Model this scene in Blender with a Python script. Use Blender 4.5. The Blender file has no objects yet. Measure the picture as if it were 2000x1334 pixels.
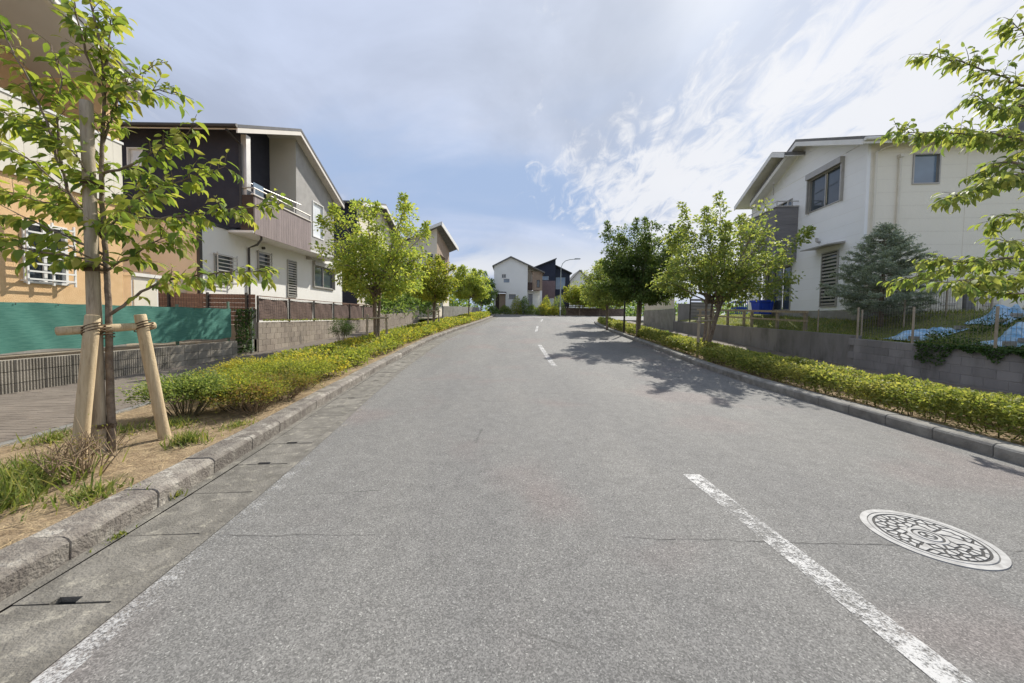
import bpy, math, random
import numpy as np
from mathutils import Vector, Matrix

# ------------------------------------------------------------------ camera, world, sun, exposure
scene = bpy.context.scene
RAD = math.radians
cam_data = bpy.data.cameras.new('camera')
cam = bpy.data.objects.new('camera', cam_data)
scene.collection.objects.link(cam)
scene.camera = cam
cam_data.sensor_width = 36.0
cam_data.lens = 12.6
cam_data.shift_y = -0.01005
cam_data.clip_start = 0.05
cam_data.clip_end = 3000
cam.matrix_world = Matrix.Translation((0, 0, 1.5)) @ Matrix.Rotation(RAD(90 - 2.2), 4, 'X') @ Matrix.Rotation(RAD(0.8), 4, 'Z')

SUN_AZ = RAD(28.0)      # to the right of straight ahead (+Y)
SUN_EL = RAD(39.5)
sun_dir = Vector((math.sin(SUN_AZ) * math.cos(SUN_EL), math.cos(SUN_AZ) * math.cos(SUN_EL), math.sin(SUN_EL)))
sd = bpy.data.lights.new('sun', 'SUN')
sd.energy = 2.4
sd.angle = RAD(0.6)
sd.color = (1.0, 0.95, 0.86)
sun = bpy.data.objects.new('sun', sd)
sun.rotation_euler = (-sun_dir).to_track_quat('-Z', 'Y').to_euler()
scene.collection.objects.link(sun)

scene.view_settings.view_transform = 'Standard'
scene.view_settings.look = 'None'
scene.view_settings.exposure = 1.4
scene.view_settings.gamma = 1.0
scene.view_settings.use_curve_mapping = False
scene.cycles.max_bounces = 8
scene.cycles.transparent_max_bounces = 12

world = bpy.data.worlds.new('World')
scene.world = world
world.use_nodes = True
wt = world.node_tree
for n in list(wt.nodes): wt.nodes.remove(n)


class NT:
    """tiny helper round a node tree"""
    def __init__(s, t): s.t = t
    def n(s, typ, **kw):
        nd = s.t.nodes.new(typ)
        for k, v in kw.items():
            if k.startswith('i_'):
                key = k[2:]
                key = int(key) if key.isdigit() else key.replace('_', ' ')
                s.put(nd.inputs[key], v)
            else: setattr(nd, k, v)
        return nd
    def put(s, sock, v):
        if isinstance(v, bpy.types.NodeSocket): s.t.links.new(v, sock)
        else:
            if isinstance(v, (tuple, list)) and len(v) == 3 and sock.type == 'RGBA': v = (*v, 1)
            sock.default_value = v
    def math(s, op, a, b=0.0, c=None, clamp=False):
        nd = s.t.nodes.new('ShaderNodeMath'); nd.operation = op; nd.use_clamp = clamp
        s.put(nd.inputs[0], a); s.put(nd.inputs[1], b)
        if c is not None: s.put(nd.inputs[2], c)
        return nd.outputs[0]
    def vmath(s, op, a, b=(0, 0, 0)):
        nd = s.t.nodes.new('ShaderNodeVectorMath'); nd.operation = op
        s.put(nd.inputs[0], a); s.put(nd.inputs[1], b)
        return nd.outputs['Value'] if op in ('DOT_PRODUCT', 'LENGTH') else nd.outputs[0]
    def mix(s, f, a, b, mode='MIX'):
        nd = s.t.nodes.new('ShaderNodeMix'); nd.data_type = 'RGBA'; nd.blend_type = mode
        s.put(nd.inputs[0], f); s.put(nd.inputs[6], a); s.put(nd.inputs[7], b)
        return nd.outputs[2]
    def noise(s, vec, scale, detail=3.0, rough=0.55, dist=0.0):
        nd = s.n('ShaderNodeTexNoise', i_Scale=scale, i_Detail=detail, i_Roughness=rough, i_Distortion=dist)
        if vec is not None: s.put(nd.inputs['Vector'], vec)
        return nd.outputs['Fac']
    def ramp(s, f, lo, hi, a=0.0, b=1.0):
        nd = s.n('ShaderNodeMapRange', interpolation_type='SMOOTHSTEP')
        s.put(nd.inputs[0], f); s.put(nd.inputs[1], lo); s.put(nd.inputs[2], hi); s.put(nd.inputs[3], a); s.put(nd.inputs[4], b)
        return nd.outputs[0]


CLOUD_AREA = (2.6, 9.4, 0)
VEIL_AT = (8.2, 7.4, 0)
w = NT(wt)
tc = w.n('ShaderNodeTexCoord').outputs['Generated']
dirv = w.vmath('NORMALIZE', tc)
sky = w.n('ShaderNodeTexSky', sky_type='NISHITA', sun_disc=False, sun_elevation=SUN_EL, sun_rotation=SUN_AZ,
          air_density=1.0, dust_density=1.2, ozone_density=2.0)
sep = w.n('ShaderNodeSeparateXYZ'); w.put(sep.inputs[0], dirv)
zz = w.math('ADD', w.math('MAXIMUM', sep.outputs[2], 0.0), 0.20)
comb = w.n('ShaderNodeCombineXYZ')
w.put(comb.inputs[0], w.math('DIVIDE', sep.outputs[0], zz)); w.put(comb.inputs[1], w.math('DIVIDE', sep.outputs[1], zz))
plane = comb.outputs[0]
dots = w.math('MAXIMUM', w.vmath('DOT_PRODUCT', dirv, tuple(sun_dir)), 0.0)
glow = w.math('POWER', dots, 7.0)
halo = w.math('POWER', dots, 220.0)


def layer(rot, scl, loc, nscale, det, rgh, dist):
    mp = w.n('ShaderNodeMapping'); w.put(mp.inputs[0], plane)
    mp.inputs['Rotation'].default_value = (0, 0, RAD(rot)); mp.inputs['Scale'].default_value = scl; mp.inputs['Location'].default_value = loc
    return w.noise(mp.outputs[0], nscale, det, rgh, dist)


# thin high veil, wide soft banks
veil = w.ramp(layer(25, (0.55, 0.8, 1), VEIL_AT, 0.7, 6, 0.52, 0.6), 0.40, 0.58)
# streaky, rippled cirrus that thickens in broad areas
area = w.ramp(layer(0, (1, 1, 1), CLOUD_AREA, 0.30, 2, 0.5, 0.2), 0.44, 0.60)
streak = layer(-38, (2.3, 0.75, 1), (0.4, 2.2, 0), 1.5, 10, 0.63, 0.5)
ripple = layer(-34, (7.5, 3.4, 1), (1.0, 0.3, 0), 1.5, 7, 0.62, 1.2)
cn = w.math('ADD', w.math('MULTIPLY', streak, 0.60), w.math('MULTIPLY', ripple, 0.40))
cn = w.math('ADD', cn, w.math('MULTIPLY', w.math('SUBTRACT', area, 0.5), 0.26))
cn = w.math('ADD', cn, w.math('MULTIPLY', glow, 0.05))
cloud = w.ramp(cn, 0.465, 0.62)
# low cumulus bank near the horizon
lowb = w.ramp(sep.outputs[2], 0.24, 0.13)
cum = w.math('MULTIPLY', w.ramp(layer(0, (1.0, 0.55, 1), (5.2, 0.6, 0), 1.1, 8, 0.6, 0.3), 0.38, 0.56), lowb)
skyc = w.vmath('MINIMUM', sky.outputs[0], (1.8, 2.3, 3.2))
base = w.mix(0.6, skyc, (1.35, 1.8, 2.7))
veilcol = w.mix(glow, (2.0, 2.2, 2.75), (2.6, 2.75, 3.1))
vmod = w.ramp(layer(-20, (0.9, 0.55, 1), (2.3, 4.4, 0), 1.1, 6, 0.55, 0.8), 0.32, 0.68, 0.88, 1.28)
vcc = w.n('ShaderNodeCombineColor')
for i_ in range(3): w.put(vcc.inputs[i_], vmod)
veilcol = w.mix(1.0, veilcol, vcc.outputs[0], 'MULTIPLY')
c1 = w.mix(w.math('MULTIPLY', veil, 0.8), base, veilcol)
cloudcol = w.mix(glow, (3.3, 3.35, 3.5), (3.7, 3.7, 3.75))
c2 = w.mix(w.math('MULTIPLY', cloud, 0.82), c1, cloudcol)
c2 = w.mix(w.math('MULTIPLY', cum, 0.8), c2, (3.2, 3.25, 3.35))
c3 = w.mix(w.math('MULTIPLY', halo, 0.3), c2, (5.0, 5.0, 4.9))
bg = w.n('ShaderNodeBackground', i_Strength=0.1)
w.put(bg.inputs[0], c3)
wo = w.n('ShaderNodeOutputWorld'); w.put(wo.inputs[0], bg.outputs[0])

# ------------------------------------------------------------------ materials
MATS = {}


def new_mat(name):
    m = bpy.data.materials.new(name); m.use_nodes = True
    t = m.node_tree
    for n in list(t.nodes): t.nodes.remove(n)
    k = NT(t)
    out = k.n('ShaderNodeOutputMaterial')
    MATS[name] = m
    return m, k, out


def mat(name, col, col2=None, scale=3.0, detail=5.0, rough=0.8, bump=0.0, bscale=40.0, spec=0.3, metal=0.0, jitter=0.0,
        stain=None, sscale=1.2, samt=0.5, stretch=None, transl=0.0):
    m, k, out = new_mat(name)
    pos = k.n('ShaderNodeNewGeometry').outputs['Position']
    if stretch:
        mp = k.n('ShaderNodeMapping'); k.put(mp.inputs[0], pos); mp.inputs['Scale'].default_value = stretch
        tpos = mp.outputs[0]
    else: tpos = pos
    c = col
    if col2 is not None:
        c = k.mix(k.ramp(k.noise(tpos, scale, detail, 0.6), 0.3, 0.7), col, col2)
    if stain is not None:
        c = k.mix(k.math('MULTIPLY', k.ramp(k.noise(tpos, sscale, 6, 0.65, 0.4), 0.52, 0.72), samt), c, stain)
    if jitter:
        oi = k.n('ShaderNodeObjectInfo').outputs['Random']
        f = k.math('ADD', 1 - jitter, k.math('MULTIPLY', oi, 2 * jitter))
        cc = k.n('ShaderNodeCombineColor')
        for i in range(3): k.put(cc.inputs[i], f)
        c = k.mix(1.0, c, cc.outputs[0], 'MULTIPLY')
    b = k.n('ShaderNodeBsdfPrincipled', i_Roughness=rough, i_Metallic=metal)
    k.put(b.inputs['Base Color'], c)
    b.inputs['Specular IOR Level'].default_value = spec
    if bump:
        bn = k.n('ShaderNodeBump', i_Strength=bump, i_Distance=0.02)
        k.put(bn.inputs['Height'], k.noise(pos, bscale, 4, 0.6))
        k.put(b.inputs['Normal'], bn.outputs[0])
    if transl:
        tr = k.n('ShaderNodeBsdfTranslucent'); k.put(tr.inputs[0], c)
        ms = k.n('ShaderNodeMixShader', i_0=transl); k.put(ms.inputs[1], b.outputs[0]); k.put(ms.inputs[2], tr.outputs[0])
        k.put(out.inputs[0], ms.outputs[0])
    else: k.put(out.inputs[0], b.outputs[0])
    return m


def leaf_mat(name, cols, transl=0.4, rough=0.45, patch=None, pscale=0.8, spec=0.14):
    rough = rough + 0.15
    """cols: list of colours picked per leaf; patch: a colour that comes in patches over the plant"""
    m, k, out = new_mat(name)
    g = k.n('ShaderNodeNewGeometry')
    r = g.outputs['Random Per Island']
    oi = k.n('ShaderNodeObjectInfo').outputs['Random']
    r = k.math('FRACT', k.math('ADD', r, k.math('MULTIPLY', oi, 7.31)))
    cr = k.n('ShaderNodeValToRGB'); k.put(cr.inputs[0], r)
    e = cr.color_ramp.elements
    e[0].position = 0; e[0].color = (*cols[0], 1); e[1].position = 1; e[1].color = (*cols[-1], 1)
    for i in range(1, len(cols) - 1):
        x = e.new(i / (len(cols) - 1)); x.color = (*cols[i], 1)
    c = cr.outputs[0]
    if patch is not None:
        f = k.ramp(k.math('ADD', k.noise(g.outputs['Position'], pscale, 4, 0.6), k.math('MULTIPLY', k.math('SUBTRACT', r, 0.5), 0.25)), 0.5, 0.68)
        c = k.mix(k.math('MULTIPLY', f, 0.85), c, patch)
    b = k.n('ShaderNodeBsdfPrincipled', i_Roughness=rough); k.put(b.inputs['Base Color'], c)
    b.inputs['Specular IOR Level'].default_value = spec
    tr = k.n('ShaderNodeBsdfTranslucent')
    k.put(tr.inputs[0], k.mix(1.0, c, (1.5, 1.45, 0.75), 'MULTIPLY'))
    ms = k.n('ShaderNodeMixShader', i_0=transl); k.put(ms.inputs[1], b.outputs[0]); k.put(ms.inputs[2], tr.outputs[0])
    k.put(out.inputs[0], ms.outputs[0])
    return m


def asphalt():
    m, k, out = new_mat('asphalt')
    pos = k.n('ShaderNodeNewGeometry').outputs['Position']
    v = k.n('ShaderNodeTexVoronoi', i_Scale=150.0); k.put(v.inputs['Vector'], pos)
    sepc = k.n('ShaderNodeSeparateColor'); k.put(sepc.inputs[0], v.outputs['Color'])
    cell = sepc.outputs[0]
    grain = k.noise(pos, 240.0, 2, 0.7)
    g = k.math('ADD', k.math('MULTIPLY', cell, 0.75), k.math('MULTIPLY', grain, 0.25))
    c = k.mix(k.ramp(g, 0.1, 0.95), (0.12, 0.1175, 0.112), (0.245, 0.239, 0.227))
    c = k.mix(k.ramp(cell, 0.955, 0.995), c, (0.34, 0.335, 0.315))
    # wide tone changes: old wheel paths, damp streaks, a faint reddish tint in broad patches
    mp = k.n('ShaderNodeMapping'); k.put(mp.inputs[0], pos); mp.inputs['Scale'].default_value = (1.0, 0.22, 1.0)
    tone = k.noise(mp.outputs[0], 0.9, 5, 0.6, 0.3)
    c = k.mix(1.0, c, k.mix(k.ramp(tone, 0.3, 0.7), (0.90, 0.902, 0.91), (1.07, 1.065, 1.05)), 'MULTIPLY')
    c = k.mix(1.0, c, k.mix(k.ramp(k.noise(pos, 6.0, 4, 0.6), 0.3, 0.7), (0.92, 0.92, 0.92), (1.07, 1.07, 1.07)), 'MULTIPLY')
    c = k.mix(k.ramp(k.noise(pos, 0.45, 3, 0.5, 0.2), 0.52, 0.66), c, k.mix(1.0, c, (1.06, 0.97, 0.965), 'MULTIPLY'))
    # fine cracks across the lanes
    mp2 = k.n('ShaderNodeMapping'); k.put(mp2.inputs[0], pos); mp2.inputs['Scale'].default_value = (0.25, 1.0, 1.0)
    vc = k.n('ShaderNodeTexVoronoi', feature='DISTANCE_TO_EDGE', i_Scale=0.55)
    k.put(vc.inputs['Vector'], k.vmath('ADD', mp2.outputs[0], k.vmath('SCALE', (0, 0, 0))))
    wob = k.noise(pos, 3.0, 4, 0.6)
    crack = k.ramp(k.math('ADD', vc.outputs['Distance'], k.math('MULTIPLY', wob, 0.01)), 0.0045, 0.009, 1.0, 0.0)
    crack = k.math('MULTIPLY', crack, k.ramp(k.noise(pos, 0.8, 2), 0.5, 0.62))
    c = k.mix(k.math('MULTIPLY', crack, 0.6), c, (0.045, 0.043, 0.04))
    b = k.n('ShaderNodeBsdfPrincipled', i_Roughness=0.82); k.put(b.inputs['Base Color'], c)
    b.inputs['Specular IOR Level'].default_value = 0.25
    bn = k.n('ShaderNodeBump', i_Strength=0.55, i_Distance=0.006); k.put(bn.inputs['Height'], g)
    k.put(b.inputs['Normal'], bn.outputs[0])
    k.put(out.inputs[0], b.outputs[0])


def road_paint(name, keep, scale=9.0, col=(0.62, 0.615, 0.60)):
    """white line paint, worn through to the asphalt below"""
    m, k, out = new_mat(name)
    pos = k.n('ShaderNodeNewGeometry').outputs['Position']
    n1 = k.noise(pos, scale, 8, 0.75); n2 = k.noise(pos, 90.0, 3, 0.7); n3 = k.noise(pos, 1.3, 2, 0.5)
    s = k.math('ADD', k.math('ADD', k.math('MULTIPLY', n1, 0.55), k.math('MULTIPLY', n2, 0.45)), k.math('MULTIPLY', k.math('SUBTRACT', n3, 0.5), 0.35))
    a = k.math('MULTIPLY', k.ramp(s, 1 - keep - 0.07, 1 - keep + 0.10), 0.86)
    b = k.n('ShaderNodeBsdfPrincipled', i_Roughness=0.7); k.put(b.inputs['Base Color'], k.mix(n2, col, tuple(c * 0.8 for c in col)))
    tr = k.n('ShaderNodeBsdfTransparent')
    ms = k.n('ShaderNodeMixShader'); k.put(ms.inputs[0], a); k.put(ms.inputs[1], tr.outputs[0]); k.put(ms.inputs[2], b.outputs[0])
    k.put(out.inputs[0], ms.outputs[0])


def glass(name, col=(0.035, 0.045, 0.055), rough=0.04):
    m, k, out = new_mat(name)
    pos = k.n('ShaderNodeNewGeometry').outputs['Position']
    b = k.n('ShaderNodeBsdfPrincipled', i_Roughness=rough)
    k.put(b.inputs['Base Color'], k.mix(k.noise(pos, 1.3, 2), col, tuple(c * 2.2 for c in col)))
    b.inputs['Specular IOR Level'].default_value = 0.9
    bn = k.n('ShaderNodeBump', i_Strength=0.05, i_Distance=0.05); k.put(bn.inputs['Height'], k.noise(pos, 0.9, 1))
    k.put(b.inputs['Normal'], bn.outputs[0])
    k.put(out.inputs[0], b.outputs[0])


asphalt()
road_paint('paint', 0.54, 14.0)
road_paint('paint_worn', 0.445, 6.0)
road_paint('paint_faint', 0.40, 14.0, (0.55, 0.5, 0.42))
glass('glass')
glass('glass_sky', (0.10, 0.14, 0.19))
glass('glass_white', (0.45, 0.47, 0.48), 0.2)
mat('kerb_stone', (0.275, 0.25, 0.215), (0.155, 0.135, 0.118), 9.0, detail=9, rough=0.93, bump=0.9, bscale=45, jitter=0.16, stain=(0.50, 0.47, 0.41), sscale=5.0, samt=0.85)
mat('kerb_grey', (0.30, 0.29, 0.265), (0.19, 0.18, 0.165), 5.0, rough=0.9, bump=0.5, bscale=60, jitter=0.12, stain=(0.10, 0.10, 0.09), sscale=3.0, samt=0.6)
mat('gutter_concrete', (0.225, 0.21, 0.182), (0.14, 0.13, 0.112), 6.0, detail=8, rough=0.93, bump=0.6, bscale=60, jitter=0.12, stain=(0.37, 0.345, 0.285), sscale=9.0, samt=0.75)
mat('crack', (0.09, 0.088, 0.082), (0.14, 0.136, 0.13), 30.0, rough=1.0)
mat('dark_gap', (0.02, 0.02, 0.018), rough=1.0)
mat('concrete', (0.34, 0.33, 0.305), (0.25, 0.24, 0.22), 2.0, rough=0.92, bump=0.4, bscale=50, stain=(0.16, 0.15, 0.14), sscale=1.1, samt=0.6)
mat('retaining_grey', (0.30, 0.285, 0.285), (0.22, 0.21, 0.21), 1.6, rough=0.93, bump=0.5, bscale=40, jitter=0.1, stain=(0.10, 0.095, 0.09), sscale=1.4, samt=0.65, stretch=(1, 1, 0.35))
mat('block_rib', (0.33, 0.30, 0.25), (0.22, 0.20, 0.165), 3.0, rough=0.95, bump=0.5, bscale=50, jitter=0.1, stain=(0.12, 0.115, 0.09), sscale=2.2, samt=0.6, stretch=(1, 1, 0.4))
mat('block_beige', (0.36, 0.31, 0.255), (0.25, 0.21, 0.175), 3.0, rough=0.95, bump=0.5, bscale=50, jitter=0.12, stain=(0.13, 0.115, 0.10), sscale=1.6, samt=0.7, stretch=(1, 1, 0.4))
mat('soil', (0.36, 0.27, 0.165), (0.21, 0.15, 0.09), 7.0, rough=1.0, bump=0.9, bscale=45, stain=(0.13, 0.12, 0.055), sscale=2.2, samt=0.6)
mat('straw', (0.50, 0.39, 0.23), (0.36, 0.26, 0.14), 9.0, rough=0.95)
mat('paver', (0.20, 0.17, 0.14), (0.15, 0.126, 0.104), 3.0, rough=0.93, bump=0.3, bscale=60, jitter=0.1, stain=(0.13, 0.11, 0.09), sscale=1.0, samt=0.6)
mat('yard', (0.28, 0.25, 0.2), (0.18, 0.16, 0.12), 2.0, rough=1.0, bump=0.4, bscale=30)
mat('lawn', (0.12, 0.15, 0.045), (0.20, 0.19, 0.075), 1.4, rough=1.0, bump=0.8, bscale=40)
mat('ground', (0.16, 0.16, 0.09), (0.24, 0.21, 0.14), 0.05, rough=1.0)
mat('stake_wood', (0.58, 0.465, 0.30), (0.46, 0.35, 0.215), 6.0, rough=0.75, bump=0.25, bscale=60, stain=(0.24, 0.155, 0.09), sscale=9.0, samt=0.6, stretch=(6, 6, 0.6))
mat('stake_grey', (0.44, 0.37, 0.275), (0.31, 0.255, 0.185), 6.0, rough=0.8, bump=0.25, bscale=60, stain=(0.17, 0.13, 0.09), sscale=8.0, samt=0.6, stretch=(6, 6, 0.6))
mat('rope', (0.16, 0.11, 0.07), (0.08, 0.055, 0.035), 60.0, rough=1.0)
mat('bark', (0.26, 0.205, 0.155), (0.14, 0.105, 0.08), 14.0, rough=0.9, bump=0.6, bscale=70, stain=(0.30, 0.26, 0.21), sscale=7.0, samt=0.6)
mat('twig', (0.10, 0.08, 0.045), (0.16, 0.125, 0.06), 14.0, rough=0.9)
mat('dry_twig', (0.22, 0.155, 0.095), (0.33, 0.25, 0.16), 14.0, rough=0.95)
mat('screen_green', (0.055, 0.185, 0.15), (0.095, 0.25, 0.205), 6.0, rough=0.75, bump=0.25, bscale=120, spec=0.25, stretch=(1, 1, 9), transl=0.2)
mat('orange_stucco', (0.80, 0.545, 0.30), (0.74, 0.485, 0.255), 5.0, rough=0.95, bump=0.9, bscale=70, stain=(0.64, 0.42, 0.22), sscale=1.2, samt=0.35)
mat('cream_board', (0.72, 0.68, 0.58), (0.66, 0.62, 0.53), 3.0, rough=0.7, bump=0.1, bscale=50, jitter=0.02)
mat('soffit', (0.72, 0.67, 0.61), (0.67, 0.62, 0.56), 1.0, rough=0.8)
mat('white_trim', (0.78, 0.77, 0.74), (0.70, 0.69, 0.66), 2.0, rough=0.5, stain=(0.55, 0.53, 0.48), samt=0.25)
mat('white_wall', (0.80, 0.785, 0.745), (0.765, 0.75, 0.705), 1.2, rough=0.9, bump=0.25, bscale=120, stain=(0.66, 0.63, 0.57), sscale=0.8, samt=0.3, stretch=(1, 1, 0.4))
mat('black_wall', (0.028, 0.029, 0.042), (0.038, 0.039, 0.054), 2.0, rough=0.75, bump=0.3, bscale=90)
mat('tan_wall', (0.76, 0.65, 0.52), (0.72, 0.61, 0.48), 1.0, rough=0.92, bump=0.25, bscale=100)
mat('beige_panel', (0.74, 0.68, 0.575), (0.70, 0.64, 0.54), 1.0, rough=0.9, bump=0.2, bscale=100)
mat('grey_siding', (0.40, 0.385, 0.365), (0.33, 0.315, 0.30), 2.5, rough=0.9, bump=0.5, bscale=35)
mat('mauve_board', (0.30, 0.245, 0.235), (0.24, 0.195, 0.19), 4.0, rough=0.8, bump=0.2, bscale=50, jitter=0.06, stretch=(3, 3, 0.5))
mat('dark_brown', (0.075, 0.05, 0.04), (0.055, 0.037, 0.03), 3.0, rough=0.7)
mat('brown_board', (0.25, 0.155, 0.115), (0.185, 0.11, 0.085), 4.0, rough=0.85, bump=0.2, bscale=50, jitter=0.12, stretch=(1, 0.5, 4))
mat('brown_net', (0.235, 0.165, 0.14), (0.165, 0.115, 0.10), 3.0, rough=0.95, bump=0.3, bscale=60)
mat('roof_dark', (0.055, 0.058, 0.068), (0.085, 0.088, 0.10), 3.0, rough=0.7, bump=0.2, bscale=20)
mat('roof_grey', (0.21, 0.205, 0.20), (0.15, 0.147, 0.145), 3.0, rough=0.8, bump=0.2, bscale=20)
mat('aluminium', (0.42, 0.40, 0.37), (0.36, 0.345, 0.32), 3.0, rough=0.45, metal=0.4, spec=0.5)
mat('rail_alu', (0.60, 0.58, 0.55), (0.52, 0.50, 0.48), 3.0, rough=0.4, metal=0.4, spec=0.5)
mat('dark_metal', (0.04, 0.036, 0.034), (0.055, 0.05, 0.047), 3.0, rough=0.55, spec=0.4)
mat('cream_metal', (0.74, 0.70, 0.61), (0.70, 0.66, 0.57), 3.0, rough=0.6)
mat('galv', (0.36, 0.39, 0.37), (0.28, 0.30, 0.285), 4.0, rough=0.5, metal=0.6)
mat('post_green', (0.10, 0.18, 0.14), (0.14, 0.22, 0.18), 4.0, rough=0.6)
mat('fence_post', (0.40, 0.335, 0.255), (0.30, 0.25, 0.19), 4.0, rough=0.8)
mat('wire', (0.20, 0.19, 0.165), (0.15, 0.14, 0.12), 4.0, rough=0.6, metal=0.3)
mat('white_siding', (0.87, 0.875, 0.88), (0.85, 0.855, 0.86), 1.6, rough=0.85, bump=0.35, bscale=22, jitter=0.012, stain=(0.74, 0.75, 0.76), sscale=0.7, samt=0.25)
mat('cream_siding', (0.87, 0.82, 0.715), (0.85, 0.80, 0.695), 1.6, rough=0.85, bump=0.35, bscale=22, jitter=0.012, stain=(0.74, 0.69, 0.58), sscale=0.7, samt=0.25)
mat('slate_siding', (0.235, 0.225, 0.23), (0.19, 0.182, 0.187), 3.0, rough=0.8, bump=0.2, bscale=40, jitter=0.05, stretch=(0.4, 0.4, 4))
mat('light_grey_wall', (0.80, 0.80, 0.775), (0.76, 0.76, 0.735), 0.8, rough=0.9, bump=0.2, bscale=60)
mat('brown_siding', (0.36, 0.275, 0.205), (0.30, 0.225, 0.17), 2.0, rough=0.85, bump=0.3, bscale=20)
mat('mauve_wall', (0.22, 0.16, 0.165), (0.19, 0.135, 0.14), 2.0, rough=0.85)
mat('navy_wall', (0.022, 0.028, 0.05), (0.03, 0.037, 0.062), 2.0, rough=0.7)
mat('blue_plastic', (0.025, 0.085, 0.55), (0.02, 0.065, 0.45), 3.0, rough=0.45, spec=0.5)
mat('blue_sheet', (0.12, 0.31, 0.50), (0.42, 0.56, 0.66), 7.0, rough=0.5, bump=0.6, bscale=18, spec=0.5)
mat('stone_wall', (0.22, 0.165, 0.135), (0.13, 0.10, 0.085), 4.0, rough=0.95, bump=0.6, bscale=12, jitter=0.15)
mat('cast_iron', (0.42, 0.415, 0.40), (0.30, 0.295, 0.285), 18.0, stain=(0.17, 0.16, 0.15), sscale=9.0, samt=0.5, rough=0.7, metal=0.0, spec=0.4)
mat('cast_dark', (0.035, 0.035, 0.036), (0.06, 0.058, 0.055), 25.0, rough=0.8)
leaf_mat('leaf_cherry', [(0.11, 0.17, 0.047), (0.176, 0.25, 0.061), (0.242, 0.31, 0.068), (0.319, 0.36, 0.088), (0.396, 0.38, 0.121)], 0.5, 0.42)
leaf_mat('leaf_left', [(0.204, 0.293, 0.078), (0.285, 0.362, 0.092), (0.367, 0.422, 0.103), (0.468, 0.475, 0.129)], 0.5, 0.45)
leaf_mat('leaf_yellowgreen', [(0.17, 0.235, 0.05), (0.25, 0.31, 0.06), (0.35, 0.385, 0.075), (0.42, 0.36, 0.08)], 0.5, 0.45)
leaf_mat('leaf_dark', [(0.107, 0.189, 0.072), (0.151, 0.238, 0.084), (0.204, 0.287, 0.1), (0.268, 0.337, 0.125)], 0.45, 0.4)
leaf_mat('leaf_right', [(0.144, 0.216, 0.078), (0.213, 0.276, 0.092), (0.29, 0.336, 0.109), (0.367, 0.389, 0.143)], 0.5, 0.4)
leaf_mat('leaf_conifer', [(0.22, 0.27, 0.25), (0.29, 0.345, 0.32), (0.38, 0.44, 0.41), (0.48, 0.53, 0.50)], 0.42, 0.55)
leaf_mat('leaf_azalea', [(0.169, 0.227, 0.058), (0.234, 0.286, 0.069), (0.312, 0.351, 0.078), (0.403, 0.403, 0.108)], 0.45, 0.45, patch=(0.50, 0.42, 0.075), pscale=1.1)
leaf_mat('leaf_azalea_dull', [(0.14, 0.168, 0.042), (0.182, 0.21, 0.049), (0.238, 0.238, 0.063), (0.308, 0.238, 0.098)], 0.4, 0.5, patch=(0.26, 0.17, 0.075), pscale=1.6)
leaf_mat('leaf_green_shrub', [(0.141, 0.21, 0.074), (0.19, 0.262, 0.088), (0.248, 0.307, 0.105), (0.33, 0.352, 0.137)], 0.45, 0.45)
leaf_mat('leaf_hedge_r', [(0.149, 0.199, 0.061), (0.209, 0.252, 0.074), (0.284, 0.318, 0.091), (0.405, 0.397, 0.143)], 0.45, 0.4, patch=(0.40, 0.39, 0.14), pscale=0.9)
leaf_mat('leaf_ivy', [(0.042, 0.083, 0.025), (0.062, 0.114, 0.034), (0.094, 0.156, 0.042)], 0.3, 0.4)
leaf_mat('grass', [(0.12, 0.17, 0.05), (0.17, 0.22, 0.06), (0.24, 0.28, 0.085), (0.38, 0.34, 0.16)], 0.4, 0.5)
leaf_mat('leaf_deep', [(0.07, 0.115, 0.04), (0.095, 0.15, 0.045), (0.125, 0.18, 0.055), (0.165, 0.21, 0.07)], 0.4, 0.4)

# ------------------------------------------------------------------ object helpers
COL = scene.collection


def tag(o, label=None, cat=None, group=None, kind=None):
    if label: o['label'] = label
    if cat: o['category'] = cat
    if group: o['group'] = group
    if kind: o['kind'] = kind
    return o


def thing(name, label, cat, loc=(0, 0, 0), rotz=0.0, group=None):
    o = bpy.data.objects.new(name, None)
    o.empty_display_size = 0.2
    o.location = loc; o.rotation_euler = (0, 0, rotz)
    COL.objects.link(o)
    return tag(o, label, cat, group)


def link(name, mesh, parent=None, matrix=None, kind=None):
    o = bpy.data.objects.new(name, mesh)
    COL.objects.link(o)
    if parent is not None: o.parent = parent
    if matrix is not None: o.matrix_basis = matrix
    if kind: o['kind'] = kind
    return o


ZH = Vector((0, 0, 1))


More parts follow.
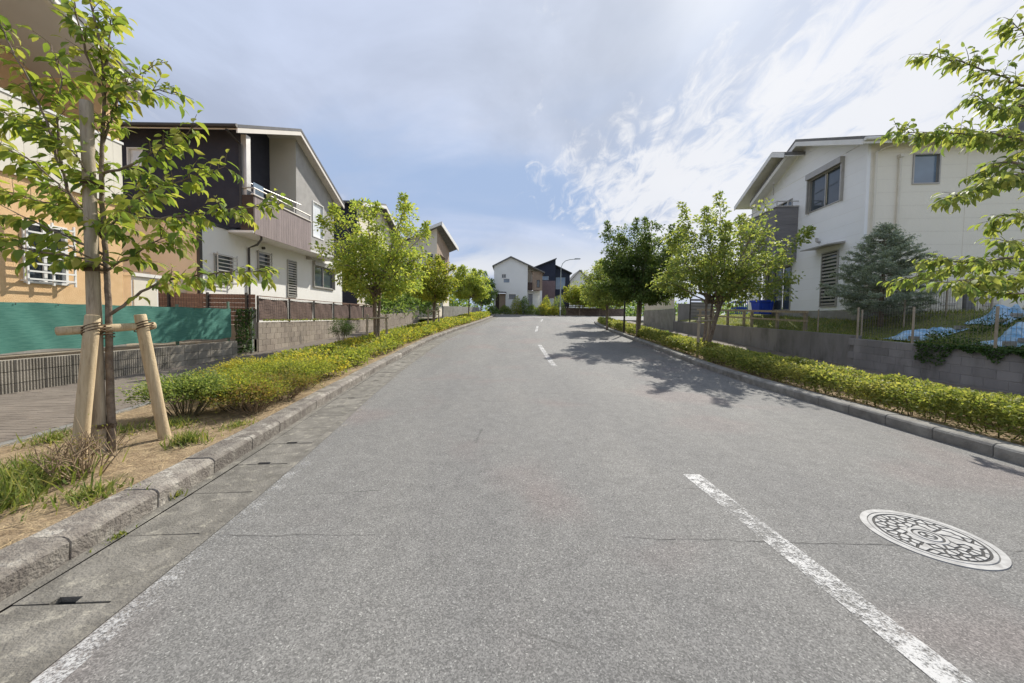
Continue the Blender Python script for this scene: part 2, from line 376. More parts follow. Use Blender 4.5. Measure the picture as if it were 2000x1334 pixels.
class MB:
    def __init__(s): s.v = []; s.f = []
    def add(s, vs, fs):
        b = len(s.v); s.v += [tuple(p) for p in vs]; s.f += [tuple(i + b for i in f) for f in fs]
        return s
    def quad(s, a, b, c, d): return s.add([a, b, c, d], [(0, 1, 2, 3)])
    def box(s, x0, x1, y0, y1, z0, z1):
        return s.add([(x0, y0, z0), (x1, y0, z0), (x1, y1, z0), (x0, y1, z0), (x0, y0, z1), (x1, y0, z1), (x1, y1, z1), (x0, y1, z1)],
                     [(0, 3, 2, 1), (4, 5, 6, 7), (0, 1, 5, 4), (1, 2, 6, 5), (2, 3, 7, 6), (3, 0, 4, 7)])
    def obox(s, P, U, N, u0, u1, n0, n1, z0, z1):
        P = Vector(P); vs = [P + U * u + N * n + ZH * z for z in (z0, z1) for (u, n) in ((u0, n0), (u1, n0), (u1, n1), (u0, n1))]
        return s.add(vs, [(0, 3, 2, 1), (4, 5, 6, 7), (0, 1, 5, 4), (1, 2, 6, 5), (2, 3, 7, 6), (3, 0, 4, 7)])
    def prism(s, poly, off):
        """closed polygon (list of 3-D points) extruded by the vector off"""
        n = len(poly); off = Vector(off)
        vs = [Vector(p) for p in poly] + [Vector(p) + off for p in poly]
        fs = [tuple(range(n - 1, -1, -1)), tuple(range(n, 2 * n))] + [(i, (i + 1) % n, (i + 1) % n + n, i + n) for i in range(n)]
        return s.add(vs, fs)
    def tube(s, pts, rad, sides=8, cap=True):
        pts = [Vector(p) for p in pts]
        if not isinstance(rad, (list, tuple)): rad = [rad] * len(pts)
        ref = None; rings = []
        for i, p in enumerate(pts):
            t = (pts[min(i + 1, len(pts) - 1)] - pts[max(i - 1, 0)]).normalized()
            if ref is None:
                ref = t.orthogonal().normalized()
            else:
                ref = (ref - t * ref.dot(t))
                ref = ref.normalized() if ref.length > 1e-6 else t.orthogonal().normalized()
            bi = t.cross(ref)
            rings.append([p + (ref * math.cos(2 * math.pi * k / sides) + bi * math.sin(2 * math.pi * k / sides)) * rad[i] for k in range(sides)])
        vs = [v for r in rings for v in r]; fs = []
        for i in range(len(rings) - 1):
            for k in range(sides):
                a = i * sides + k; b = i * sides + (k + 1) % sides
                fs.append((a, b, b + sides, a + sides))
        if cap:
            fs.append(tuple(range(sides - 1, -1, -1))); e = (len(rings) - 1) * sides; fs.append(tuple(range(e, e + sides)))
        return s.add(vs, fs)
    def mesh(s, name, material, smooth=False):
        me = bpy.data.meshes.new(name); me.from_pydata(s.v, [], s.f); me.update()
        if material: me.materials.append(MATS[material])
        if smooth: me.polygons.foreach_set('use_smooth', [True] * len(me.polygons))
        return me
    def build(s, name, material, parent=None, smooth=False, matrix=None, kind=None):
        return link(name, s.mesh(name, material, smooth), parent, matrix, kind)


def quads_mesh(name, V, Q, material, smooth=False):
    """fast mesh from numpy arrays: V (n,3), Q (m,4)"""
    me = bpy.data.meshes.new(name)
    me.vertices.add(len(V)); me.vertices.foreach_set('co', np.ascontiguousarray(V, dtype=np.float32).ravel())
    me.loops.add(Q.size); me.loops.foreach_set('vertex_index', np.ascontiguousarray(Q, dtype=np.int32).ravel())
    me.polygons.add(len(Q)); me.polygons.foreach_set('loop_start', np.arange(0, Q.size, Q.shape[1], dtype=np.int32))
    me.update(calc_edges=True)
    me.materials.append(MATS[material])
    if smooth: me.polygons.foreach_set('use_smooth', [True] * len(Q))
    return me


# ------------------------------------------------------------------ lie of the land
def el(y):
    """height of the road along the street"""
    if y < 7: return 0.0
    if y < 13: return 0.045 * (y - 7) ** 2 / 12
    if y < 46: return 0.135 + 0.045 * (y - 13)
    if y < 60:
        t = y - 46; return 1.62 + 0.045 * (t - t * t / 28)
    return 1.935


def smooth_fn(pts):
    ys = np.array([p[0] for p in pts], float); xs = np.array([p[1] for p in pts], float)
    g = np.arange(ys[0], ys[-1] + 0.01, 0.1); v = np.interp(g, ys, xs)
    k = 17; pad = np.concatenate([np.full(k, v[0]) + (np.arange(-k, 0)) * (v[1] - v[0]), v, np.full(k, v[-1]) + np.arange(1, k + 1) * (v[-1] - v[-2])])
    for _ in range(2):
        pad2 = np.convolve(pad, np.ones(2 * 8 + 1) / 17, 'same'); pad2[:8] = pad[:8]; pad2[-8:] = pad[-8:]; pad = pad2
    v = pad[k:-k]
    return lambda y: float(np.interp(y, g, v))


LK = smooth_fn([(-8, -2.2), (0, -2.5), (2.2, -2.63), (3.4, -2.78), (4.4, -2.9), (6.2, -3.2), (10, -3.65), (14.2, -3.85), (18, -3.87), (21.6, -3.7), (27, -3.3), (33, -2.84), (40, -2.5), (47, -2.2)])
RK = smooth_fn([(-8, 5.4), (3.8, 5.46), (5.4, 5.5), (7.75, 5.6), (10, 5.77), (14, 6.05), (19.4, 6.4), (24, 6.65), (31, 7.28), (35.7, 8.14), (38, 9.2)])
LA = lambda y: LK(y) + 0.65
CLINE = smooth_fn([(-8, 2.3), (1.4, 1.88), (3.4, 1.76), (10.7, 1.28), (16.5, 1.25), (23.2, 1.55), (28.6, 2.04), (40, 3.4)])


def ribbon(ys, fa, fb, fz, nx=1):
    mb = MB(); fz2 = fz if callable(fz) else None
    for y in ys:
        a, b = fa(y), fb(y)
        for i in range(nx + 1): mb.v.append((a + (b - a) * i / nx, y, fz(y)))
    for j in range(len(ys) - 1):
        for i in range(nx):
            k = j * (nx + 1) + i; mb.f.append((k, k + 1, k + nx + 2, k + nx + 1))
    return mb


def frange(a, b, d):
    n = max(1, int(round((b - a) / d))); return [a + (b - a) * i / n for i in range(n + 1)]


# base ground to the horizon
gm = MB()
gy = [-60, -20] + frange(-8, 62, 1.0) + [90, 150, 300, 700]
gx = [-700, -250, -100, -50, -25, -12, 0, 12, 25, 50, 100, 250, 700]
for y in gy:
    for x in gx: gm.v.append((x, y, el(y) - 0.14))
for j in range(len(gy) - 1):
    for i in range(len(gx) - 1):
        k = j * len(gx) + i; gm.f.append((k, k + 1, k + len(gx) + 1, k + len(gx)))
tag(gm.build('ground', 'ground'), kind='structure')


# road: the street and the cross street at the top
def road_left(y):
    if y < 46: return LA(y)
    return LA(46) - min(40, (y - 46) ** 2 * 2.5)


def road_right(y):
    if y < 36: return RK(y)
    return RK(36) + min(60, (y - 36) ** 2 * 0.9)


rm = ribbon(frange(-8, 57, 0.5), road_left, road_right, el, 4)
road = tag(rm.build('road', 'asphalt'), kind='structure')


def dash(y0, y1, wdt=0.165, m='paint'):
    return ribbon(frange(y0, y1, 0.25), lambda y: CLINE(y) - wdt / 2, lambda y: CLINE(y) + wdt / 2, lambda y: el(y) + 0.004).build('lane_dash', m, road)


dash(-1.6, 3.42); dash(10.75, 16.2); dash(23.3, 28.6); dash(35.5, 40)
ribbon(frange(0.2, 3.6, 0.1), lambda y: LA(y) + 0.015, lambda y: LA(y) + 0.135, lambda y: el(y) + 0.004).build('edge_line', 'paint_worn', road)
ribbon(frange(3.6, 34, 0.5), lambda y: LA(y) + 0.015, lambda y: LA(y) + 0.10, lambda y: el(y) + 0.004).build('edge_line', 'paint_faint', road)
ribbon(frange(2, 30, 0.5), lambda y: RK(y) - 0.44, lambda y: RK(y) - 0.39, lambda y: el(y) + 0.004).build('edge_line', 'paint_faint', road)
MB().quad((0.9, 44.6, el(44.6) + 0.004), (4.6, 43.6, el(43.6) + 0.004), (4.6, 44.1, el(44.1) + 0.004), (0.9, 45.1, el(45.1) + 0.004)).build('stop_line', 'paint', road)

for y0c, xa, xb, sd_ in ((2.36, -1.95, -0.9, 1), (2.40, 0.75, 3.0, 2), (2.31, 3.35, 5.3, 3), (6.3, -2.4, 1.1, 4), (12.4, 1.5, 5.6, 5)):
    rc = random.Random(sd_); cr = MB(); xs = frange(xa, xb, 0.05); yy_ = y0c; prev = None
    for x in xs:
        yy_ += rc.gauss(0, 0.006) - (yy_ - y0c) * 0.05; wd = 0.0014 * rc.uniform(0.5, 1.5) * (1 + y0c * 0.12)
        cur = ((x, yy_ - wd, el(yy_) + 0.003), (x, yy_ + wd, el(yy_) + 0.003))
        if prev: cr.quad(prev[0], cur[0], cur[1], prev[1])
        prev = cur
    cr.build('crack', 'crack', road)

# gutter along the left kerb, with lift-out covers
gut = tag(ribbon(frange(-8, 46, 0.5), lambda y: LK(y) - 0.02, lambda y: LA(y) + 0.02, lambda y: el(y) - 0.025).build('gutter', 'dark_gap'), kind='structure')
gs = MB()
for fa, fb in ((0.0, 0.085), (0.565, 0.66)):
    r = ribbon(frange(-8, 46, 0.4), lambda y: LK(y) + fa - (0.02 if fa == 0 else 0), lambda y: LK(y) + fb, lambda y: el(y) + 0.006)
    gs.add(r.v, r.f)
    r = ribbon(frange(-8, 46, 0.4), lambda y: LK(y) + (fb if fa == 0 else fa), lambda y: LK(y) + (fb if fa == 0 else fa) + 0.001, lambda y: el(y) - 0.05)
gs.build('gutter_edge', 'gutter_concrete', gut)


def cover_mesh(notch):
    L = 0.574; hw = 0.233; d = 0.042; h = 0.062; z0, z1 = -0.06, 0.0
    if notch: poly = [(-hw, 0), (-h, 0), (-h + 0.006, d), (h - 0.006, d), (h, 0), (hw, 0), (hw, L), (-hw, L)]
    else: poly = [(-hw, 0), (hw, 0), (hw, L), (-hw, L)]
    b = 0.006
    mb = MB(); mb.prism([(x, y, z0) for x, y in poly], (0, 0, z1 - z0))
    return mb.mesh('gutter_cover', 'gutter_concrete')


cm = [cover_mesh(True), cover_mesh(False)]
y = 0.62; i = 0
rnd = random.Random(4)
while y < 24:
    dx = LK(y + 0.29) - LK(y - 0.29)
    a = math.atan2(-dx, 0.58); pitch = math.atan2(el(y + 0.58) - el(y), 0.58)
    m = Matrix.Translation((LK(y) + 0.325, y, el(y) + 0.004 + rnd.uniform(-0.003, 0.003))) @ Matrix.Rotation(a, 4, 'Z') @ Matrix.Rotation(pitch, 4, 'X')
    link('gutter_cover', cm[0 if i % 4 in (1, 2) else 1], gut, m)
    y += 0.583 * math.cos(a); i += 1
ribbon(frange(y, 46, 0.5), lambda y: LK(y) + 0.09, lambda y: LK(y) + 0.56, lambda y: el(y) + 0.004).build('gutter_cover_run', 'gutter_concrete', gut)


# kerbs: a concrete bed with separate stones
def stone_mesh(L, W, H, mname):
    # profile across (x towards the road is +), bevelled front top edge
    prof = [(-W, -0.1), (0, -0.1), (0.012, H - 0.035), (-0.004, H - 0.012), (-0.03, H), (-W + 0.01, H), (-W, H - 0.01)]
    mb = MB(); b = 0.005
    n = len(prof)
    for yy, sc in ((0, 0), (b, 1), (L - b, 1), (L, 0)):
        for (px, pz) in prof:
            q = 0 if sc else b
            mb.v.append((px - (q if px > -W / 2 else -q), yy, pz - (q if pz > 0 else 0)))
    for j in range(3):
        for k in range(n):
            a = j * n + k; c = j * n + (k + 1) % n; mb.f.append((a, c, c + n, a + n))
    mb.f.append(tuple(range(n - 1, -1, -1))); mb.f.append(tuple(range(3 * n, 4 * n)))
    return mb.mesh('kerb_stone', mname)


def lay_kerb(name, path, mname, flip, W=0.24, H=0.155):
    """path: dense list of (x,y) along the road edge"""
    L = 0.6
    base = MB()
    pts = [Vector((x, y, 0)) for x, y in path]
    s = [0.0]
    for a, b in zip(pts, pts[1:]): s.append(s[-1] + (b - a).length)
    tot = s[-1]; sx = np.array(s); px = np.array([p.x for p in pts]); py = np.array([p.y for p in pts])
    at = lambda d: (float(np.interp(d, sx, px)), float(np.interp(d, sx, py)))
    kb = MB()
    for (x, y_), (x2, y2) in zip(path, path[1:]):
        sgn = 1 if flip else -1
        d = Vector((x2 - x, y2 - y_, 0)).normalized(); nrm = Vector((d.y, -d.x, 0)) * (1 if flip else -1)
        a = Vector((x, y_, el(y_) - 0.12)); b = Vector((x2, y2, el(y2) - 0.12)); o = nrm * (W - 0.02); i_ = nrm * 0.02
        up = Vector((0, 0, 0.19))
        kb.quad(a + i_ + up, b + i_ + up, b + o + up, a + o + up)
    kerb = tag(kb.build(name, 'dark_gap'), kind='structure')
    me = stone_mesh(L - 0.006, W, H, mname)
    d = 0.0; r = random.Random(3)
    while d + L < tot:
        x, y_ = at(d); x2, y2 = at(d + L)
        a = math.atan2(-(x2 - x), y2 - y_)
        pitch = math.atan2(el(y2) - el(y_), L)
        M = Matrix.Translation((x, y_, el(y_) + r.uniform(-0.004, 0.004))) @ Matrix.Rotation(a + r.uniform(-.006, .006), 4, 'Z') @ Matrix.Rotation(pitch, 4, 'X')
        if flip:   # the road lies to the left: turn the stone round
            M = Matrix.Translation((x2, y2, el(y2) + r.uniform(-0.004, 0.004))) @ Matrix.Rotation(a + math.pi, 4, 'Z') @ Matrix.Rotation(-pitch, 4, 'X')
        link('kerb_stone', me, kerb, M)
        d += L
    return kerb


kl = [(LK(y), y) for y in frange(0.3, 46, 0.3)]
cx, cy = LK(46) - 3.0, 46.0
kl += [(cx + 3.0 * math.cos(a), cy + 3.0 * math.sin(a)) for a in frange(0.1, 1.5, 0.1)] + [(cx - 1.5 * k, cy + 3.02) for k in range(1, 8)]
lay_kerb('kerb_left', kl, 'kerb_stone', False)
kr = [(RK(y), y) for y in frange(2.2, 35, 0.3)]
x0, y0 = kr[-1]; a0 = math.atan2(RK(35.2) - RK(34.8), 0.4)
xx, yy = x0, y0
for i in range(16):
    a0 += 0.085; xx += 0.3 * math.sin(a0); yy += 0.3 * math.cos(a0); kr.append((xx, yy))
for i in range(40): xx += 0.3 * math.sin(a0); yy += 0.3 * math.cos(a0); kr.append((xx, yy))
lay_kerb('kerb_right', kr, 'kerb_grey', True)

# planting beds and footways
rnd = random.Random(8)


def rough_strip(name, ys, fa, fb, fz, nx, amp, m):
    mb = ribbon(ys, fa, fb, fz, nx)
    r = random.Random(5)
    mb.v = [(x, y, z + r.uniform(-amp, amp)) for x, y, z in mb.v]
    return tag(mb.build(name, m, smooth=True), kind='structure')


PROPL = smooth_fn([(-8, -8.3), (5, -8.35), (12, -8.5), (22.4, -8.5), (28, -7.9), (34, -6.6), (40, -5.2), (47, -4.1)])
SWL = lambda y: max(LK(y) - 2.35 - 0.02 * max(0, min(y, 14) - 4), PROPL(y) + 0.4)       # inner edge of the left footway
bed_l = rough_strip('planting_bed_left', frange(-8, 46, 0.25), lambda y: LK(y) - 0.2, SWL, lambda y: el(y) + 0.125, 9, 0.014, 'soil')
ftw = tag(ribbon(frange(-8, 46, 0.5), SWL, PROPL, lambda y: el(y) + 0.118, 2).build('footway_left', 'paver'), kind='structure')
edge = MB()
for y in frange(-2, 20, 0.6)[:-1]:
    d = 0.596; x0 = SWL(y); x1 = SWL(y + d)
    edge.prism([(x0 - 0.05, y, el(y) + 0.05), (x0 + 0.05, y, el(y) + 0.05), (x1 + 0.05, y + d, el(y + d) + 0.05), (x1 - 0.05, y + d, el(y + d) + 0.05)], (0, 0, 0.10))
edge.build('edging_strip', 'kerb_grey', ftw)
pv = MB(); r = random.Random(2)
y = 2.2; row = 0
while y < 10.5:
    x = SWL(y) - 0.08 - (0.1 if row % 2 else 0.0)
    while x - 0.198 > PROPL(y):
        z = el(y) + 0.1235 + r.uniform(-0.0015, 0.0015)
        a, b, c, d = x, x - 0.1975, y, y + 0.0975
        pv.add([(a, c, z - .02), (b, c, z - .02), (b, d, z - .02), (a, d, z - .02), (a - .002, c + .002, z), (b + .002, c + .002, z), (b + .002, d - .002, z), (a - .002, d - .002, z)],
               [(4, 7, 6, 5), (0, 4, 5, 1), (1, 5, 6, 2), (2, 6, 7, 3), (3, 7, 4, 0)])
        x -= 0.2
    y += 0.1; row += 1
pv.build('paving_brick', 'paver', ftw, kind='stuff')

PROPR = smooth_fn([(-8, 9.9), (5, 9.95), (11, 10.15), (20, 10.75), (31, 11.3), (37, 11.8)])
bed_r = rough_strip('planting_bed_right', frange(-8, 35.5, 0.3), lambda y: RK(y) + 0.2, lambda y: RK(y) + 2.3, lambda y: el(y) + 0.125, 7, 0.014, 'soil')
tag(ribbon(frange(-8, 36, 0.5), lambda y: RK(y) + 2.3, lambda y: PROPR(y) + 0.2, lambda y: el(y) + 0.118, 2).build('footway_right', 'paver'), kind='structure')

# manhole cover in the right lane
mh = thing('manhole_cover', 'pale round cast iron manhole cover with branching relief set in the right lane', 'manhole cover', (2.95, 2.47, 0.0045))


def ring(r0, r1, z0, z1, n=64):
    mb = MB()
    for k in range(n):
        a = 2 * math.pi * k / n; c, s = math.cos(a), math.sin(a)
        mb.v += [(r0 * c, r0 * s, z0), (r0 * c, r0 * s, z1), (r1 * c, r1 * s, z1), ((r1 + 0.004) * c, (r1 + 0.004) * s, z0)]
    for k in range(n):
        a = 4 * k; b = 4 * ((k + 1) % n)
        mb.f += [(a + 1, a, b, b + 1), (a + 2, a + 1, b + 1, b + 2), (a + 3, a + 2, b + 2, b + 3)]
    return mb


ring(0.306, 0.345, -0.03, 0.001).build('frame', 'cast_iron', mh)
disc = MB(); n = 64
disc.v = [(0.300 * math.cos(2 * math.pi * k / n), 0.300 * math.sin(2 * math.pi * k / n), z) for z in (-0.03, -0.003) for k in range(n)]
disc.f = [tuple(range(n, 2 * n))] + [(k, (k + 1) % n, (k + 1) % n + n, k + n) for k in range(n)]
lid = disc.build('lid', 'cast_dark', mh)
ring(0.278, 0.298, -0.003, 0.0015).build('lid_rim', 'cast_iron', mh)
ring(0.082, 0.098, -0.003, 0.0015, 40).build('emblem_ring', 'cast_iron', mh)
ring(0.048, 0.066, -0.003, 0.0015, 32).build('emblem_ring', 'cast_iron', mh)
em = MB()
for a in (0.3, 2.4, 4.5):
    em.prism([(0.036 * math.cos(a + t) * k, 0.036 * math.sin(a + t) * k, -0.0032) for t, k in ((-0.75, 1), (0, 1.05), (0.75, 1), (0.35, 0.35), (-0.35, 0.35))], (0, 0, 0.0047))
em.build('emblem', 'cast_iron', mh)
# relief: irregular raised islands between winding grooves (cells of a jittered point set, shrunk)
r = random.Random(12); seeds = []
tries = 0
while len(seeds) < 80 and tries < 9000:
    tries += 1
    rr = math.sqrt(r.uniform(0.104 ** 2, 0.262 ** 2)); a = r.uniform(0, 2 * math.pi); p = (rr * math.cos(a), rr * math.sin(a))
    if all((p[0] - q[0]) ** 2 + (p[1] - q[1]) ** 2 > 0.0385 ** 2 for q in seeds): seeds.append(p)
isl = MB()
for i, p in enumerate(seeds):
    poly = [Vector((p[0] + 0.055 * math.cos(t * math.pi / 6), p[1] + 0.055 * math.sin(t * math.pi / 6))) for t in range(12)]
    def clip(poly, m, nrm):
        out = []
        for a, b in zip(poly, poly[1:] + poly[:1]):
            da, db = (a - m).dot(nrm), (b - m).dot(nrm)
            if da <= 0: out.append(a)
            if da * db < 0: out.append(a + (b - a) * (da / (da - db)))
        return out
    for j, q in enumerate(seeds):
        if j != i and (p[0] - q[0]) ** 2 + (p[1] - q[1]) ** 2 < 0.012:
            nrm = Vector((q[0] - p[0], q[1] - p[1])).normalized(); m_ = Vector(((p[0] + q[0]) / 2, (p[1] + q[1]) / 2))
            gap = 0.0082 if (i * 7 + j * 7 + i * j) % 4 else -0.001
            poly = clip(poly, m_ - nrm * gap, nrm)
            if len(poly) < 3: break
    if len(poly) < 3: continue
    c2 = []
    for q in poly:
        L_ = q.length
        if L_ > 0.262: q = q * (0.262 / L_)
        if L_ < 0.104: q = q * (0.104 / max(L_, 1e-4))
        c2.append(q)
    isl.prism([(q.x, q.y, -0.0034 + (i % 5) * 0.00008) for q in c2], (0, 0, 0.0047))
isl.build('raised_relief', 'cast_iron', mh, kind='stuff')

# ------------------------------------------------------------------ building helpers
X1, Y1 = Vector((1, 0, 0)), Vector((0, 1, 0))


def wallplane(mb, P, U, N, u0, u1, z0, z1, holes=(), rev=0.10):
    """rectangular wall with real openings (holes: u0,u1,z0,z1) and reveals going inwards"""
    P = Vector(P)
    us = sorted({u0, u1, *[min(max(h[i], u0), u1) for h in holes for i in (0, 1)]})
    zs = sorted({z0, z1, *[min(max(h[i], z0), z1) for h in holes for i in (2, 3)]})
    pt = lambda u, z, n=0.0: P + U * u + ZH * z + N * n
    for a, b in zip(us, us[1:]):
        for c, d in zip(zs, zs[1:]):
            mu, mz = (a + b) / 2, (c + d) / 2
            if any(h[0] < mu < h[1] and h[2] < mz < h[3] for h in holes): continue
            mb.quad(pt(a, c), pt(b, c), pt(b, d), pt(a, d))
    for h in holes:
        a, b = max(h[0], u0), min(h[1], u1); c, d = max(h[2], z0), min(h[3], z1)
        if a >= b or c >= d: continue
        if h[0] >= u0: mb.quad(pt(a, c), pt(a, d), pt(a, d, -rev), pt(a, c, -rev))
        if h[1] <= u1: mb.quad(pt(b, c), pt(b, c, -rev), pt(b, d, -rev), pt(b, d))
        if h[2] >= z0: mb.quad(pt(a, c), pt(a, c, -rev), pt(b, c, -rev), pt(b, c))
        if h[3] <= z1: mb.quad(pt(a, d), pt(b, d), pt(b, d, -rev), pt(a, d, -rev))
    return mb


def win(parent, M, P, U, N, h, fm='aluminium', gm='glass', panes=2, fw=0.045, proud=0.03, depth=0.09, bars=0, barm='white_trim', out=0.13, vbars=0, box=False, sill=False):
    u0, u1, z0, z1 = h
    fr = MB()
    fr.obox(P, U, N, u0, u0 + fw, -depth, proud, z0, z1); fr.obox(P, U, N, u1 - fw, u1, -depth, proud, z0, z1)
    fr.obox(P, U, N, u0 + fw, u1 - fw, -depth, proud, z0, z0 + fw); fr.obox(P, U, N, u0 + fw, u1 - fw, -depth, proud, z1 - fw, z1)
    o = fr.build('window', fm, parent, matrix=M)
    iw = (u1 - u0 - 2 * fw) / panes
    for k in range(panes):
        a = u0 + fw + k * iw; nn = -depth + 0.02 + 0.022 * (k % 2)
        g = MB().obox(P, U, N, a + 0.012, a + iw - 0.012, nn, nn + 0.008, z0 + fw, z1 - fw)
        g.build('pane', gm, o)
        if panes > 1 and k:
            MB().obox(P, U, N, a - 0.025, a + 0.025, -depth + 0.05, -depth + 0.085, z0 + fw, z1 - fw).build('stile', fm, o)
    if box:
        MB().obox(P, U, N, u0 - 0.06, u1 + 0.06, 0.003, 0.17, z1 + 0.004, z1 + 0.24).build('shutter_box', fm, o)
        for a, b in ((u0 - 0.06, u0 - 0.002), (u1 + 0.002, u1 + 0.06)):
            MB().obox(P, U, N, a, b, 0.003, 0.11, z0 - 0.02, z1 + 0.002).build('shutter_rail', fm, o)
    if sill:
        MB().obox(P, U, N, u0 - 0.05, u1 + 0.05, 0.003, 0.09, z0 - 0.05, z0 - 0.003).build('sill', fm, o)
    if bars:
        for k in range(bars):
            z = z0 + (z1 - z0) * (k + 0.5) / bars
            MB().obox(P, U, N, u0 - 0.03, u1 + 0.03, out - 0.02, out, z - 0.016, z + 0.016).build('grille_bar', barm, o)
        g = MB()
        for u in [u0 - 0.045, u1 + 0.015] + [u0 + (u1 - u0) * (k + 1) / (vbars + 1) for k in range(vbars)]:
            g.obox(P, U, N, u, u + 0.03, out - 0.05, out - 0.021, z0 - 0.03, z1 + 0.03)
        for u in (u0 - 0.045, u1 + 0.015):
            for z in (z0 + 0.03, z1 - 0.06): g.obox(P, U, N, u, u + 0.03, 0.002, out - 0.05, z, z + 0.03)
        g.build('grille_frame', barm, o)
    return o


def louver(parent, M, P, U, N, h, n, fm='aluminium', sm='aluminium'):
    u0, u1, z0, z1 = h; fw = 0.05
    fr = MB()
    fr.obox(P, U, N, u0, u0 + fw, -0.06, 0.05, z0, z1); fr.obox(P, U, N, u1 - fw, u1, -0.06, 0.05, z0, z1)
    fr.obox(P, U, N, u0 + fw, u1 - fw, -0.06, 0.05, z0, z0 + fw); fr.obox(P, U, N, u0 + fw, u1 - fw, -0.06, 0.05, z1 - fw, z1)
    o = fr.build('window', fm, parent, matrix=M)
    MB().obox(P, U, N, u0 + fw, u1 - fw, -0.055, -0.047, z0 + fw, z1 - fw).build('pane', 'glass', o)
    for k in range(n):
        z = z0 + fw + (z1 - z0 - 2 * fw) * (k + 0.5) / n; t = (z1 - z0) / n * 0.22
        MB().obox(P, U, N, u0 + fw, u1 - fw, 0.0, 0.035, z - t, z + t).build('louver_slat', sm, o)
    return o


def shear_box(mb, pts_bottom, thick):
    """slab from a planar quad of points with a vertical thickness"""
    b = [Vector(p) for p in pts_bottom]; t = [p + ZH * thick for p in b]
    return mb.add(b + t, [(0, 3, 2, 1), (4, 5, 6, 7), (0, 1, 5, 4), (1, 2, 6, 5), (2, 3, 7, 6), (3, 0, 4, 7)])


def inv(o): return Matrix.Translation(-Vector(o.location))


# plots: raised yards behind the walls
yl = MB()
for (a, b, z) in ((-8, 11.95, 0.66), (11.95, 23.6, 1.12)):
    yl.box(-24, -8.62 if a > 0 else -8.50, a, b, -0.3, z)
yl.add(*(lambda r: (r.v, r.f))(ribbon(frange(23.6, 60, 1.0), lambda y: -40, lambda y: PROPL(min(y, 47)) - 0.15, lambda y: el(y) + 0.3)))
tag(yl.build('yard_left', 'yard'), kind='structure')


def bank(x, y):
    zt = 0.9 + 0.027 * (y - 6)
    t = min(1, max(0, (x - 10.6) / 3.0)); t = t * t * (3 - 2 * t)
    return zt + (1.84 - zt) * t


def bank_edge(y): return PROPR(y) + (0.24 if y < 10.75 else 0.30)


bm_ = MB(); ys = frange(-4, 31, 0.5); nx = 16; r = random.Random(6)
for y in ys:
    for i in range(nx + 1):
        x = bank_edge(y) - 0.02 + (i / nx) ** 1.7 * 22; bm_.v.append((x, y, bank(x, y) + (r.uniform(-0.03, 0.03) if 0 < i else -0.02)))
for j in range(len(ys) - 1):
    for i in range(nx):
        k = j * (nx + 1) + i; bm_.f.append((k, k + 1, k + nx + 2, k + nx + 1))
tag(bm_.build('yard_right', 'lawn', smooth=True), kind='structure')

# ------------------------------------------------------------------ orange house, nearest on the left
h1 = thing('house', 'orange stucco house with cream boarded balcony and white window grille, nearest on the left', 'house', (-9.6, 8.87, 0.66))
M = inv(h1)
P = (-9.6, 0, 0)
holes = [(7.06, 7.76, 2.05, 3.28), (3.4, 5.0, 1.9, 3.4)]
mb = wallplane(MB(), P, Y1, X1, 1.0, 8.87, 0.6, 4.12, holes, 0.12)
mb.quad((-9.6, 8.87, 0.6), (-18, 8.87, 0.6), (-18, 8.87, 4.12), (-9.6, 8.87, 4.12))
mb.build('wall', 'orange_stucco', h1, matrix=M)
MB().box(-9.62, -9.58, 1.0, 8.89, 0.5, 0.95).build('footing', 'concrete', h1, matrix=M)
win(h1, M, P, Y1, X1, holes[0], 'white_trim', bars=8, vbars=1, out=0.17)
win(h1, M, P, Y1, X1, holes[1], 'white_trim')
# balcony parapet: vertical boards
y = 1.0
bmh = MB().box(0, 0.05, 0.004, 0.196, 4.1, 5.56).mesh('board', 'cream_board')
while y < 8.86:
    link('board', bmh, h1, M @ Matrix.Translation((-9.599, y, 0))); y += 0.1968
MB().box(-9.70, -9.53, 1.0, 8.90, 5.565, 5.62).build('parapet_cap', 'white_trim', h1, matrix=M)
MB().box(-11.2, -9.6, 1.0, 8.80, 4.12, 4.30).build('balcony_floor', 'concrete', h1, matrix=M)
# loggia: recessed wall, end wall, corner pillar
mb = MB(); mb.box(-11.25, -11.1, 1.0, 8.55, 4.3, 7.9); mb.box(-11.1, -9.95, 8.55, 8.86, 4.3, 7.6)
mb.build('loggia_wall', 'orange_stucco', h1, matrix=M)
MB().box(-9.95, -9.601, 8.50, 8.868, 4.125, 7.45).build('pillar', 'orange_stucco', h1, matrix=M)
mb = MB(); mb.box(-18, -11.1, 8.7, 8.86, 4.12, 7.3)
mb.build('end_wall', 'orange_stucco', h1, matrix=M)
win(h1, M, (-11.1, 0, 0), Y1, X1, (5.0, 7.0, 4.5, 6.6), 'white_trim')
